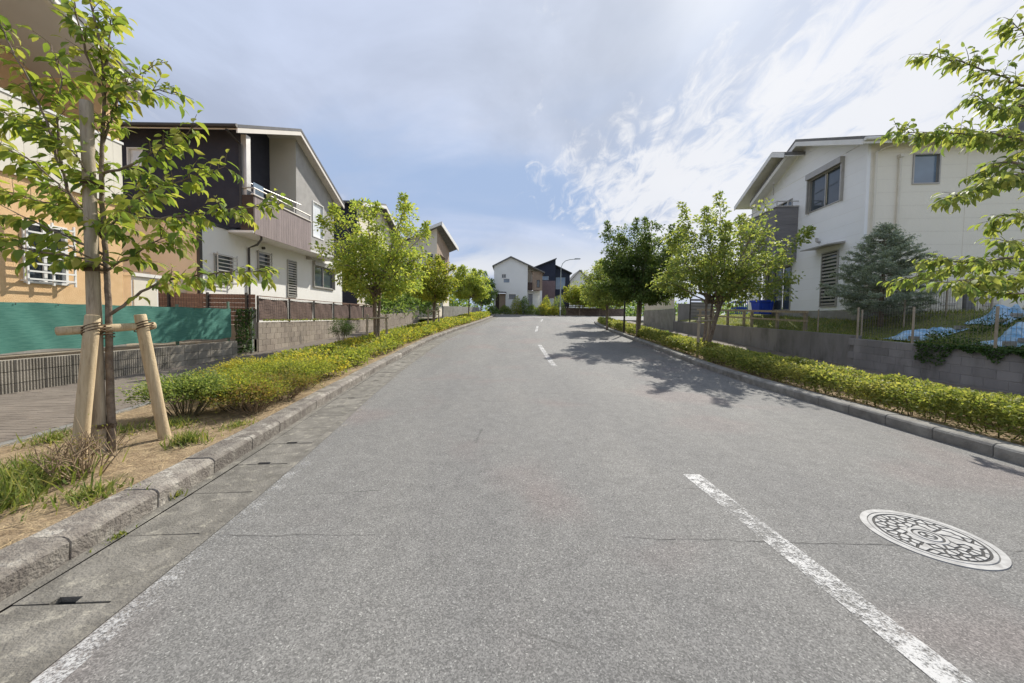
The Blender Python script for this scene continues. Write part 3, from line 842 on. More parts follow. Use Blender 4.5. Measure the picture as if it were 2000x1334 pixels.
# roof falls away from the camera: ridge at y=3.0
mb = MB(); zr = lambda y: 6.92 + (8.55 - y) * 0.50
shear_box(mb, [(-18, 3.0, zr(3.0)), (-9.05, 3.0, zr(3.0)), (-9.05, 9.0, zr(9.0)), (-18, 9.0, zr(9.0))], 0.03)
mb.build('soffit', 'soffit', h1, matrix=M)
mb = MB(); shear_box(mb, [(-18, 3.0, zr(3.0) + 0.18), (-9.03, 3.0, zr(3.0) + 0.18), (-9.03, 9.03, zr(9.03) + 0.18), (-18, 9.03, zr(9.03) + 0.18)], 0.10)
shear_box(mb, [(-18, -3.0, zr(9.0) + 0.18), (-9.03, -3.0, zr(9.0) + 0.18), (-9.03, 3.0, zr(3.0) + 0.18), (-18, 3.0, zr(3.0) + 0.18)], 0.10)
mb.build('roof', 'roof_grey', h1, matrix=M)
mb = MB()
shear_box(mb, [(-9.10, 3.0, zr(3) - 0.02), (-9.06, 3.0, zr(3) - 0.02), (-9.06, 9.0, zr(9) - 0.02), (-9.10, 9.0, zr(9) - 0.02)], 0.195)
mb.build('fascia', 'white_trim', h1, matrix=M)
mb = MB(); shear_box(mb, [(-9.22, 3.0, zr(3) - 0.045), (-9.12, 3.0, zr(3) - 0.045), (-9.12, 9.0, zr(9) - 0.045), (-9.22, 9.0, zr(9) - 0.045)], 0.04)
mb.build('soffit_batten', 'beige_panel', h1, matrix=M)
mb = MB(); mb.tube([(-18, 9.08, zr(9.05) + 0.14), (-9.05, 9.08, zr(9.05) + 0.14)], 0.055, 8)
mb.build('rain_gutter', 'white_trim', h1, matrix=M)
mb = MB(); mb.tube([(-9.5, 8.95, zr(9.0) + 0.05), (-9.56, 8.95, 6.3), (-9.56, 8.93, 0.7)], 0.035, 8)

# white storage shed beside it
sh = thing('storage_shed', 'narrow white storage shed between the orange and the black house', 'shed', (-11.3, 10.2, 0.66))
M = inv(sh)
MB().box(-12.0, -10.55, 9.95, 10.7, 0.66, 2.5).build('body', 'white_trim', sh, matrix=M)
MB().box(-12.05, -10.48, 9.90, 10.78, 2.505, 2.60).build('roof', 'white_trim', sh, matrix=M)
MB().box(-10.547, -10.53, 10.0, 10.65, 0.75, 2.4).build('door', 'cream_board', sh, matrix=M)

# ------------------------------------------------------------------ black and white house
h2 = thing('house', 'black and white house with mauve boarded balcony under a sloping dark roof', 'house', (-10.9, 12.65, 1.12))
M = inv(h2)
P = (-10.9, 0, 0)
ha, hb, hc, hd = (13.14, 14.02, 2.6, 3.71), (15.37, 16.15, 3.2, 4.2), (17.38, 18.13, 2.35, 4.15), (19.65, 21.85, 3.05, 4.2)
mb = wallplane(MB(), P, Y1, X1, 12.65, 23.0, 1.0, 4.68, [ha, hb, hc, hd], 0.12)
mb.quad((-10.9, 23.0, 1.0), (-19, 23.0, 1.0), (-19, 23.0, 4.68), (-10.9, 23.0, 4.68))
mb.build('white_wall', 'white_wall', h2, matrix=M)
wallplane(MB(), (0, 12.65, 0), X1, -Y1, -19, -10.9, 1.0, 4.68).build('tan_wall', 'tan_wall', h2, matrix=M)
win(h2, M, P, Y1, X1, ha, 'aluminium', panes=1, bars=8, barm='rail_alu', out=0.2)
win(h2, M, P, Y1, X1, hb, 'aluminium', panes=1, bars=6, barm='aluminium', out=0.12)
louver(h2, M, P, Y1, X1, hc, 14, 'aluminium', 'aluminium')
win(h2, M, P, Y1, X1, hd, 'aluminium', panes=2, box=True, sill=True)
mb = MB(); mb.box(-19, -10.85, 12.60, 13.90, 4.69, 4.78); mb.build('ledge_roof', 'roof_dark', h2, matrix=M)
mb = MB(); mb.box(-10.96, -10.86, 12.50, 12.62, 1.0, 4.66); mb.build('corner_pipe', 'dark_metal', h2, matrix=M)
# upper storey
mb = wallplane(MB(), (0, 13.87, 0), X1, -Y1, -19, -10.4, 4.79, 8.5, [(-14.72, -14.12, 7.05, 7.75)], 0.1)
mb.quad((-10.4, 13.87, 4.79), (-10.4, 14.05, 4.79), (-10.4, 14.05, 8.5), (-10.4, 13.87, 8.5))
mb.quad((-10.4, 14.05, 4.79), (-19, 14.05, 4.79), (-19, 14.05, 8.5), (-10.4, 14.05, 8.5))
mb.build('black_wall', 'black_wall', h2, matrix=M)
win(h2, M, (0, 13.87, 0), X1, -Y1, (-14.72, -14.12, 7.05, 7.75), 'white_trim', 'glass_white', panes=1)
rz2 = lambda y: (8.22 + (y - 13.34) * 0.473) if y < 17.05 else (9.975 - (y - 17.05) * 0.485)
# box with grey siding at the far end, facing the road
gw = MB(); Yb = [17.35, 18.74, 19.82, 20.95]
wn = (18.74, 19.82, 5.56, 7.4)
wallplane(gw, (-10.4, 0, 0), Y1, X1, 17.35, 20.95, 4.63, 7.6, [wn], 0.08)
gw.add([(-10.4, 17.35, 7.6), (-10.4, 20.95, 7.6), (-10.4, 20.95, rz2(20.95)), (-10.4, 17.35, rz2(17.35))], [(0, 1, 2, 3)])
gw.quad((-10.4, 20.95, 4.63), (-19, 20.95, 4.63), (-19, 20.95, rz2(20.95)), (-10.4, 20.95, rz2(20.95)))
gw.build('grey_wall', 'grey_siding', h2, matrix=M)
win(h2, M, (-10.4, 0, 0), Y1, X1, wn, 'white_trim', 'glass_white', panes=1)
bp = MB(); bp.add([(-12.0, 17.35, 4.8), (-10.404, 17.35, 4.8), (-10.404, 17.35, rz2(17.35)), (-12.0, 17.35, rz2(17.35))], [(0, 1, 2, 3)])
bp.build('beige_wall', 'beige_panel', h2, matrix=M)
bk = MB(); bk.add([(-11.65, 14.05, 4.8), (-11.65, 17.35, 4.8), (-11.65, 17.35, rz2(17.35)), (-11.65, 17.05, rz2(17.05)), (-11.65, 14.05, rz2(14.05))], [(0, 1, 2, 3, 4)])
bk.build('loggia_wall', 'black_wall', h2, matrix=M)
win(h2, M, (-11.64, 0, 0), Y1, X1, (14.6, 16.6, 4.85, 6.9), 'rail_alu', depth=-0.005, proud=0.05)
MB().box(-10.40, -10.20, 13.875, 14.10, 4.8, 8.3).build('pillar', 'rail_alu', h2, matrix=M)
# roof
for a, b, nm in ((13.15, 17.05, 'roof'), (17.05, 21.35, 'roof')):
    mb = MB(); shear_box(mb, [(-19.4, a, rz2(a) + 0.05), (-9.95, a, rz2(a) + 0.05), (-9.95, b, rz2(b) + 0.05), (-19.4, b, rz2(b) + 0.05)], 0.12)
    mb.build('roof', 'roof_dark', h2, matrix=M)
    mb = MB(); shear_box(mb, [(-19.4, a + 0.03, rz2(a)), (-10.02, a + 0.03, rz2(a)), (-10.02, b, rz2(b)), (-19.4, b, rz2(b))], 0.045)
    mb.build('soffit', 'soffit', h2, matrix=M)
    mb = MB(); shear_box(mb, [(-10.015, a, rz2(a) - 0.13), (-9.965, a, rz2(a) - 0.13), (-9.965, b, rz2(b) - 0.13), (-10.015, b, rz2(b) - 0.13)], 0.175)
    mb.build('fascia', 'soffit', h2, matrix=M)
mb = MB(); mb.tube([(-19.4, 13.1, rz2(13.15) + 0.10), (-9.95, 13.1, rz2(13.15) + 0.10)], 0.07, 8); mb.build('rain_gutter', 'dark_metal', h2, matrix=M)
mb = MB(); mb.tube([(-10.36, 13.12, 8.1), (-10.38, 13.80, 7.9), (-10.38, 13.81, 4.85)], 0.045, 8); mb.build('downpipe', 'dark_metal', h2, matrix=M)
# balcony
mb = MB(); mb.box(-10.9, -9.92, 13.80, 20.95, 4.60, 4.685); mb.build('balcony_floor', 'white_trim', h2, matrix=M)
MB().box(-10.398, -9.90, 13.80, 13.86, 4.69, 6.02).build('balcony_side', 'dark_brown', h2, matrix=M)
bmh = MB().box(0, 0.035, 0.004, 0.155, 4.56, 6.02).mesh('board', 'mauve_board')
y = 13.865
while y < 17.66: link('board', bmh, h2, M @ Matrix.Translation((-9.935, y, 0))); y += 0.1585
y0b = y
MB().box(-10.4, -9.905, y0b, y0b + 0.04, 4.69, 6.02).build('balcony_side', 'mauve_board', h2, matrix=M)
MB().box(-9.98, -9.86, 13.77, y0b + 0.05, 6.024, 6.07).build('balcony_cap', 'soffit', h2, matrix=M)
MB().tube([(-10.35, 13.84, 6.30), (-9.92, 13.84, 6.30), (-9.92, y0b, 6.30)], 0.03, 8).build('handrail', 'aluminium', h2, matrix=M)
MB().tube([(-10.6, 14.3, 6.72), (-10.15, 17.3, 6.72)], 0.025, 8).build('drying_pole', 'aluminium', h2, matrix=M)
for y in (13.86, 15.1, 16.35, 17.6): MB().box(-9.94, -9.90, y, y + 0.04, 6.071, 6.28).build('rail_post', 'rail_alu', h2, matrix=M)
MB().box(-10.02, -9.99, 13.95, 14.5, 6.072, 6.55).build('glass_screen', 'glass_sky', h2, matrix=M)
MB().tube([(-10.0, 14.35, 5.0), (-10.0, 14.35, 4.45), (-10.45, 14.75, 4.32), (-10.84, 14.82, 4.2), (-10.84, 14.82, 1.0)], 0.042, 8).build('downpipe', 'dark_metal', h2, matrix=M)
mb = MB(); mb.box(-10.897, -10.75, 19.0, 19.16, 4.42, 4.56); mb.prism([(-10.75, 19.02, 4.56), (-10.60, 19.02, 4.40), (-10.75, 19.02, 4.42)], (0, 0.12, 0)); mb.build('wall_lamp', 'aluminium', h2, matrix=M)
MB().tube([(-10.897, 15.7, 4.36), (-10.80, 15.7, 4.36)], 0.06, 10).build('vent_cap', 'dark_metal', h2, matrix=M)
for (a, b, c, d) in ((-13.17, -12.72, 2.3, 2.9), (-11.95, -11.47, 2.2, 2.7)):
    MB().box(a, b, 12.40, 12.645, c, d).build('meter_box', 'beige_panel', h2, matrix=M)

# ------------------------------------------------------------------ houses farther along on the left
h3 = thing('house', 'dark house with grey roof half hidden behind the big left tree', 'house', (-10.8, 25.0, 1.1)); M = inv(h3)
wallplane(MB(), (0, 25, 0), X1, -Y1, -19, -10.8, 1.0, 9.2, [(-12.9, -11.9, 5.6, 6.6)]).build('wall', 'black_wall', h3, matrix=M)
win(h3, M, (0, 25, 0), X1, -Y1, (-12.9, -11.9, 5.6, 6.6))
z3 = lambda y: 9.2 + (y - 25) * 0.26 if y < 29 else 10.24 - (y - 29) * 0.4
mb = wallplane(MB(), (-10.8, 0, 0), Y1, X1, 25, 33, 1.0, 8.6, [(26, 27.8, 5.5, 7.2), (29.5, 31, 5.8, 7)])
mb.add([(-10.8, 25, 8.6), (-10.8, 33, 8.6), (-10.8, 33, z3(33)), (-10.8, 29, z3(29)), (-10.8, 25, z3(25))], [(0, 1, 2, 3, 4)])
mb.build('side_wall', 'beige_panel', h3, matrix=M)
win(h3, M, (-10.8, 0, 0), Y1, X1, (26, 27.8, 5.5, 7.2)); win(h3, M, (-10.8, 0, 0), Y1, X1, (29.5, 31, 5.8, 7))
for a, b in ((24.5, 29), (29, 33.6)):
    mb = MB(); shear_box(mb, [(-19.5, a, z3(a) + 0.03), (-10.2, a, z3(a) + 0.03), (-10.2, b, z3(b) + 0.03), (-19.5, b, z3(b) + 0.03)], 0.14); mb.build('roof', 'roof_grey', h3, matrix=M)
    mb = MB(); shear_box(mb, [(-10.22, a, z3(a) - 0.2), (-10.16, a, z3(a) - 0.2), (-10.16, b, z3(b) - 0.2), (-10.22, b, z3(b) - 0.2)], 0.225); mb.build('fascia', 'white_trim', h3, matrix=M)

h4 = thing('house', 'beige house with steep overhanging roof above the third left tree', 'house', (-7.6, 36.0, 1.4)); M = inv(h4)
z4 = lambda x: 10.35 - (-7.5 - x) * 0.42
mb = wallplane(MB(), (0, 36, 0), X1, -Y1, -13.5, -7.6, 1.2, 7.8, [(-8.6, -7.95, 6.9, 7.75)])
mb.add([(-13.5, 36, 7.8), (-7.6, 36, 7.8), (-7.6, 36, z4(-7.6)), (-13.5, 36, z4(-13.5))], [(0, 1, 2, 3)])
mb.build('wall', 'beige_panel', h4, matrix=M)
win(h4, M, (0, 36, 0), X1, -Y1, (-8.6, -7.95, 6.9, 7.75), 'white_trim')
MB().box(-9.4, -8.95, 35.9, 35.99, 6.3, 7.9).build('shutter', 'white_trim', h4, matrix=M)
mb = wallplane(MB(), (-7.6, 0, 0), Y1, X1, 36, 43, 1.2, 6.0, [(37.5, 39.2, 2.4, 4.4)]); mb.build('side_wall', 'beige_panel', h4, matrix=M)
mb = wallplane(MB(), (-7.6, 0, 0), Y1, X1, 36, 43, 6.0, 10.1, [(37.6, 40.6, 6.0, 8.0)], 0.4); mb.build('upper_side_wall', 'brown_siding', h4, matrix=M)
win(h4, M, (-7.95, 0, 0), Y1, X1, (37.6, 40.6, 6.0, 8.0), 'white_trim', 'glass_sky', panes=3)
win(h4, M, (-7.6, 0, 0), Y1, X1, (37.5, 39.2, 2.4, 4.4), 'white_trim')
mb = MB(); shear_box(mb, [(-14, 35.4, z4(-14) + .02), (-7.0, 35.4, z4(-7.0) + .02), (-6.6, 43.6, z4(-7.0) - 0.9), (-14, 43.6, z4(-14) - 0.9)], 0.2); mb.build('roof', 'roof_grey', h4, matrix=M)
mb = MB(); shear_box(mb, [(-7.04, 35.35, z4(-7) - .22), (-6.96, 35.35, z4(-7) - .22), (-6.56, 43.6, z4(-7) - 1.16), (-6.64, 43.6, z4(-7) - 1.16)], 0.40); mb.build('fascia', 'white_trim', h4, matrix=M)
mb = MB(); shear_box(mb, [(-14, 35.32, z4(-14) - .1), (-7.05, 35.32, z4(-7.05) - .1), (-7.05, 35.39, z4(-7.05) - .1), (-14, 35.39, z4(-14) - .1)], 0.3); mb.build('fascia', 'white_trim', h4, matrix=M)

# ------------------------------------------------------------------ houses at the top of the street
h5 = thing('house', 'pale grey gabled house with brown corner bay at the end of the street', 'house', (0.8, 52.0, 2.2)); M = inv(h5)
zr5 = lambda x: 10.1 - abs(x + 0.3) * (0.52 if x < -0.3 else 0.45)
hs = [(-1.62, -0.95, 7.15, 7.75), (-1.35, -0.42, 6.5, 7.1), (-2.45, -1.0, 2.6, 5.1), (-0.6, 0.55, 4.1, 4.9)]
mb = wallplane(MB(), (0, 52, 0), X1, -Y1, -2.7, 2.15, 2.0, 8.6, hs, 0.2)
mb.add([(-2.7, 52, 8.6), (2.15, 52, 8.6), (2.15, 52, zr5(2.15)), (-0.3, 52, zr5(-0.3)), (-2.7, 52, zr5(-2.7))], [(0, 1, 2, 3, 4)])
mb.quad((2.15, 52, 2.0), (2.15, 53.4, 2.0), (2.15, 53.4, zr5(2.15)), (2.15, 52, zr5(2.15)))
mb.quad((-2.7, 60, 2.0), (-2.7, 52, 2.0), (-2.7, 52, zr5(-2.7)), (-2.7, 60, zr5(-2.7)))
mb.build('wall', 'light_grey_wall', h5, matrix=M)
for k, h in enumerate(hs):
    if k == 2:
        MB().box(h[0] + 0.55, h[1], 52.12, 52.19, h[2], 4.95).build('door', 'brown_siding', h5, matrix=M)
        MB().box(h[0], h[0] + 0.54, 52.13, 52.19, h[2], 4.95).build('side_light', 'dark_brown', h5, matrix=M)
        MB().box(h[0] - 0.1, h[1] + 0.1, 51.35, 52.1, 5.02, 5.15).build('porch_roof', 'dark_metal', h5, matrix=M)
    else: win(h5, M, (0, 52, 0), X1, -Y1, h, 'white_trim', 'glass_sky' if k == 1 else 'glass', panes=1 if k else 2, depth=0.15)
mb = wallplane(MB(), (0, 53.4, 0), X1, -Y1, 2.15, 4.3, 2.0, 5.5, [(2.35, 3.0, 2.7, 5.0)]); mb.build('recess_wall', 'light_grey_wall', h5, matrix=M)
win(h5, M, (0, 53.4, 0), X1, -Y1, (2.35, 3.0, 2.7, 5.0), 'dark_metal', panes=1)
mb = wallplane(MB(), (0, 52.3, 0), X1, -Y1, 2.85, 4.3, 5.5, 8.2, [(3.5, 3.95, 5.9, 7.0)])
mb.quad((2.85, 52.3, 5.5), (2.85, 53.4, 5.5), (2.85, 53.4, 8.4), (2.85, 52.3, 8.4)); mb.quad((4.3, 52.3, 5.5), (4.3, 60, 5.5), (4.3, 60, 8.2), (4.3, 52.3, 8.2))
mb.build('corner_bay', 'brown_siding', h5, matrix=M)
win(h5, M, (0, 52.3, 0), X1, -Y1, (3.5, 3.95, 5.9, 7.0), 'dark_metal', panes=1)
MB().box(2.15, 2.85, 52.1, 53.3, 5.5, 6.6).build('balcony', 'dark_brown', h5, matrix=M)
MB().box(4.0, 4.3, 52.4, 52.7, 2.0, 5.5).build('post', 'light_grey_wall', h5, matrix=M)
mb = wallplane(MB(), (4.3, 0, 0), Y1, X1, 53.4, 60, 2.0, 5.5); mb.build('side_wall', 'light_grey_wall', h5, matrix=M)
mb = MB(); mb.quad((2.2, 53.38, 6.6), (2.84, 53.38, 6.6), (2.84, 53.38, 8.5), (2.2, 53.38, 8.5)); mb.build('balcony_back', 'beige_panel', h5, matrix=M)
for a, b in ((-2.95, -0.3), (-0.3, 4.6)):
    mb = MB(); shear_box(mb, [(a, 51.6, zr5(a) + .02), (b, 51.6, zr5(b) + .02), (b, 60, zr5(b) + .02), (a, 60, zr5(a) + .02)], 0.16); mb.build('roof', 'roof_grey', h5, matrix=M)

h6 = thing('house', 'navy black house with split slanting roofs behind the street lamp', 'house', (6.5, 60.0, 2.2)); M = inv(h6)
mb = wallplane(MB(), (0, 60, 0), X1, -Y1, 3.4, 7.1, 7.7, 9.6, [(4.9, 6.0, 7.75, 8.5)])
mb.add([(3.4, 60, 9.6), (7.1, 60, 9.6), (7.1, 60, 11.2), (3.4, 60, 9.75)], [(0, 1, 2, 3)])
mb.quad((7.1, 60, 7.7), (7.1, 62, 7.7), (7.1, 62, 11.2), (7.1, 60, 11.2))
mb.build('upper_wall', 'navy_wall', h6, matrix=M)
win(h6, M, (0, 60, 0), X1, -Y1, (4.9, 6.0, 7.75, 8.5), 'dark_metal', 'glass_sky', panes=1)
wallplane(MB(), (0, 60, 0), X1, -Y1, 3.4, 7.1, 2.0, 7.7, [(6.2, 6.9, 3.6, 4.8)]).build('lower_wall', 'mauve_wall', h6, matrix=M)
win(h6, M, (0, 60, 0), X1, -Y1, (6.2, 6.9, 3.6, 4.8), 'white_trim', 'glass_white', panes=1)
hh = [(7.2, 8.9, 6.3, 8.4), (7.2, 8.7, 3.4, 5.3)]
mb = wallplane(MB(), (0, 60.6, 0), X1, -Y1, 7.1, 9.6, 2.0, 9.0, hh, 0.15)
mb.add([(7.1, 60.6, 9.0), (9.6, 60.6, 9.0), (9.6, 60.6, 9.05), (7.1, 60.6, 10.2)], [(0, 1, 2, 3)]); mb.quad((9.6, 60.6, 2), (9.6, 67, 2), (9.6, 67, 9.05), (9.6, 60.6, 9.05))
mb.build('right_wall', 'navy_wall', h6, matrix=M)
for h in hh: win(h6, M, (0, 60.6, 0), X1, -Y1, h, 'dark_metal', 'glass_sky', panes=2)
mb = MB(); shear_box(mb, [(3.1, 59.4, 9.6), (7.2, 59.4, 11.27), (7.2, 67, 11.27), (3.1, 67, 9.6)], 0.14); mb.build('roof', 'roof_dark', h6, matrix=M)
mb = MB(); shear_box(mb, [(7.11, 60.0, 10.22), (9.9, 60.0, 8.93), (9.9, 67, 8.93), (7.11, 67, 10.22)], 0.14); mb.build('roof', 'roof_dark', h6, matrix=M)
for k in range(9): MB().box(7.2 + k * 0.32, 7.26 + k * 0.32, 58.6, 58.66, 2.2, 3.4).build('fence_picket', 'white_trim', h6, matrix=M)
MB().box(7.15, 9.9, 58.67, 58.72, 3.1, 3.2).build('fence_rail', 'white_trim', h6, matrix=M)

h7 = thing('house', 'distant grey gabled house between the street lamp and the right trees', 'house', (14.5, 75.0, 2.0)); M = inv(h7)
mb = MB(); mb.add([(12.0, 75, 1.9), (17.4, 75, 1.9), (17.4, 75, 8.2), (13.9, 75, 11.4), (12.0, 75, 9.2)], [(0, 1, 2, 3, 4)])
mb.quad((12, 83, 1.9), (12, 75, 1.9), (12, 75, 9.2), (12, 83, 9.2)); mb.build('wall', 'light_grey_wall', h7, matrix=M)
for a, b in (((11.6, 8.75), (13.9, 11.42)), ((13.9, 11.42), (17.9, 7.75))):
    mb = MB(); shear_box(mb, [(a[0], 74.6, a[1]), (b[0], 74.6, b[1]), (b[0], 83, b[1]), (a[0], 83, a[1])], 0.2); mb.build('roof', 'roof_grey', h7, matrix=M)
win(h7, M, (0, 74.99, 0), X1, -Y1, (12.8, 13.5, 6.2, 7.4), 'white_trim', depth=-0.005, proud=0.06)

# ------------------------------------------------------------------ white and cream house on the right
h8 = thing('house', 'white and cream sided house with grey balcony on the right', 'house', (12.4, 12.8, 1.86), RAD(-6))
M = Matrix.Identity(4)
RH = 0.455
G0 = (0, 0, 0)
gab = [(1.07, 2.82, 4.28, 5.68), (1.06, 1.92, 0.24, 2.42), (3.75, 5.75, 0.15, 2.25), (3.9, 5.6, 4.3, 5.3)]
crm = [(1.42, 2.28, 4.45, 5.5), (4.75, 5.75, 4.75, 5.25)]
k = 0
while k * RH < 6.0:
    za, zb = 0.1 + k * RH, min(0.1 + (k + 1) * RH - 0.004, 6.0)
    if zb - za > 0.05:
        for U_, N_, hl, uu, mm in ((Y1, -X1, gab, (0.06, 6.0), 'white_siding'), (X1, -Y1, crm, (0.06, 3.1, 6.1, 9.5), 'cream_siding')):
            for ua, ub in zip(uu, uu[1:]):
                # cut the row at every opening it meets
                cut = sorted((max(h[0], ua), min(h[1], ub)) for h in hl if h[2] < zb and h[3] > za and h[0] < ub and h[1] > ua)
                cur = ua
                for ca, cb in cut + [(ub, ub)]:
                    if ca - cur > 0.02: wallplane(MB(), G0, U_, N_, cur, ca, za, zb, [], 0.12).build('siding_board', mm, h8)
                    cur = max(cur, cb)
                for ca, cb in cut:
                    for h in hl:
                        if h[0] == ca and h[2] > za and h[2] < zb: wallplane(MB(), G0, U_, N_, ca, cb, za, h[2], [], 0.12).build('siding_board', mm, h8)
                        if h[0] == ca and h[3] > za and h[3] < zb: wallplane(MB(), G0, U_, N_, ca, cb, h[3], zb, [], 0.12).build('siding_board', mm, h8)
    k += 1
k -= 1
while k * RH + 0.1 < 7.3:
    za, zb = 0.1 + k * RH, min(0.1 + (k + 1) * RH - 0.004, 7.3); za = max(za, 6.003)
    ya, yb = max(0.0, (za - 6.0) / 0.45), max(0.0, (zb - 6.0) / 0.45)
    MB().add([(0, ya, za), (0, 6 - ya, za), (0, 6 - yb, zb), (0, yb, zb)], [(0, 3, 2, 1)]).build('siding_board', 'white_siding', h8)
    k += 1
bb = MB(); bb.box(0.004, 9.5, 0.004, 5.996, 0.0, 6.0) if False else None
# joint backing so that the gaps between rows read dark grey
jb = wallplane(MB(), (0.012, 0.012, 0), Y1, -X1, 0, 5.98, 0.1, 6.0, gab, 0.10); wallplane(jb, (0.012, 0.012, 0), X1, -Y1, 0, 9.4, 0.1, 6.0, crm, 0.10)
jb.build('joint_backing', 'soffit', h8)
MB().box(-0.045, 0.055, -0.045, 0.055, 0.1, 6.0).build('corner_trim', 'white_siding', h8)
mb = MB(); mb.box(-0.02, 9.5, -0.02, 6.0, -0.8, 0.095); mb.build('footing', 'concrete', h8)
for x in (3.1, 6.1): MB().box(x, x + 0.012, -0.004, 0.01, 0.1, 6.0).build('sealant_joint', 'beige_panel', h8)
win(h8, M, G0, Y1, -X1, gab[0], 'aluminium', panes=2, box=True)
louver(h8, M, G0, Y1, -X1, gab[1], 15)
win(h8, M, G0, Y1, -X1, gab[2], 'aluminium', panes=3, fw=0.06)
win(h8, M, G0, Y1, -X1, gab[3], 'aluminium')
win(h8, M, G0, X1, -Y1, crm[0], 'aluminium', 'glass_sky', panes=1)
win(h8, M, G0, X1, -Y1, crm[1], 'aluminium', 'glass_sky', panes=1)
MB().prism([(-0.003, 0.8, 2.62), (-0.62, 0.8, 2.56), (-0.62, 0.8, 2.60), (-0.003, 0.8, 2.70)], (0, 1.5, 0)).build('awning', 'aluminium', h8)
MB().tube([(-0.003, 2.1, 2.9), (-0.12, 2.1, 2.95), (-0.12, 2.1, 3.08)], 0.05, 8).build('wall_lamp', 'aluminium', h8)
# balcony
for q in range(9):
    z = 2.42 + q * 0.262
    MB().box(-0.92, -0.90, 3.50, 6.55, z, z + 0.256).build('siding_board', 'slate_siding', h8)
    MB().box(-0.90, -0.002, 3.48, 3.50, z, z + 0.256).build('siding_board', 'slate_siding', h8)
MB().box(-0.89, -0.01, 3.51, 6.5, 2.36, 2.52).build('balcony_floor', 'aluminium', h8)
MB().box(-0.96, -0.002, 3.44, 3.55, 4.78, 4.83).build('balcony_cap', 'rail_alu', h8)
MB().box(-0.97, -0.86, 3.56, 6.58, 4.78, 4.83).build('balcony_cap', 'rail_alu', h8)
MB().tube([(-0.002, 3.5, 5.03), (-0.91, 3.5, 5.03), (-0.91, 6.5, 5.03)], 0.025, 8).build('handrail', 'rail_alu', h8)
for (x, y) in ((-0.45, 3.5), (-0.91, 3.5), (-0.91, 4.5), (-0.91, 5.5), (-0.91, 6.5)): MB().box(x - 0.02, x + 0.02, y - 0.02, y + 0.02, 4.835, 5.02).build('rail_post', 'rail_alu', h8)
MB().tube([(-0.85, 3.9, 5.45), (-1.25, 3.2, 5.75)], 0.02, 6).build('drying_pole', 'rail_alu', h8)
# roof
r8 = lambda y: 6.02 + (3.0 - abs(y - 3.0)) * 0.45
for a, b in ((-0.42, 3.0), (3.0, 6.45)):
    mb = MB(); shear_box(mb, [(-0.55, a, r8(a) + .05), (9.9, a, r8(a) + .05), (9.9, b, r8(b) + .05), (-0.55, b, r8(b) + .05)], 0.10); mb.build('roof', 'roof_grey', h8)
    mb = MB(); shear_box(mb, [(-0.50, a + (.02 if a < 0 else 0), r8(a)), (9.8, a + (.02 if a < 0 else 0), r8(a)), (9.8, b, r8(b)), (-0.50, b, r8(b))], 0.045); mb.build('soffit', 'white_trim', h8)
    mb = MB(); shear_box(mb, [(-0.545, a, r8(a) - .14), (-0.505, a, r8(a) - .14), (-0.505, b, r8(b) - .14), (-0.545, b, r8(b) - .14)], 0.185); mb.build('fascia', 'white_trim', h8)
MB().box(-0.5, 9.8, -0.44, -0.415, r8(-0.42) - 0.12, r8(-0.42) + 0.05).build('fascia', 'white_trim', h8)
MB().tube([(-0.5, -0.50, r8(-0.42) + 0.02), (9.8, -0.50, r8(-0.42) + 0.02)], 0.06, 8).build('rain_gutter', 'white_trim', h8)
# rear wing of the roof
r8b = lambda y: 6.0 + (3.0 - abs(y - 4.1)) * 0.45
for a, b in ((3.2, 4.1), (4.1, 7.4)):
    mb = MB(); shear_box(mb, [(-0.85, a, r8b(a)), (5, a, r8b(a)), (5, b, r8b(b)), (-0.85, b, r8b(b))], 0.14); mb.build('roof', 'roof_grey', h8)
    mb = MB(); shear_box(mb, [(-0.85, a, r8b(a) - .04), (0.3, a, r8b(a) - .04), (0.3, b, r8b(b) - .04), (-0.85, b, r8b(b) - .04)], 0.035); mb.build('soffit', 'white_trim', h8)
    mb = MB(); shear_box(mb, [(-0.89, a, r8b(a) - .1), (-0.855, a, r8b(a) - .1), (-0.855, b, r8b(b) - .1), (-0.89, b, r8b(b) - .1)], 0.22); mb.build('fascia', 'white_trim', h8)
MB().add([(-0.05, 6.0, 0.1), (-0.05, 7.2, 0.1), (-0.05, 7.2, 5.8), (-0.05, 6.0, 6.4)], [(0, 3, 2, 1)]).build('wing_wall', 'white_siding', h8)
MB().tube([(0.9, -0.50, r8(-0.42) - 0.05), (0.45, -0.1, 5.7), (0.2, -0.09, 5.55), (0.2, -0.09, 0.0)], 0.04, 8).build('downpipe', 'cream_metal', h8)
MB().tube([(0.98, -0.07, 5.35), (0.98, -0.07, 0.0)], 0.04, 8).build('downpipe', 'cream_metal', h8)
MB().box(0.92, 1.04, -0.14, -0.003, 5.36, 5.46).build('pipe_hood', 'cream_metal', h8)
MB().box(6.9, 7.15, 1.9, 2.15, 6.9, 8.35).build('chimney', 'roof_grey', h8)
MB().box(6.85, 7.2, 1.85, 2.2, 8.355, 8.45).build('chimney_cap', 'dark_metal', h8)

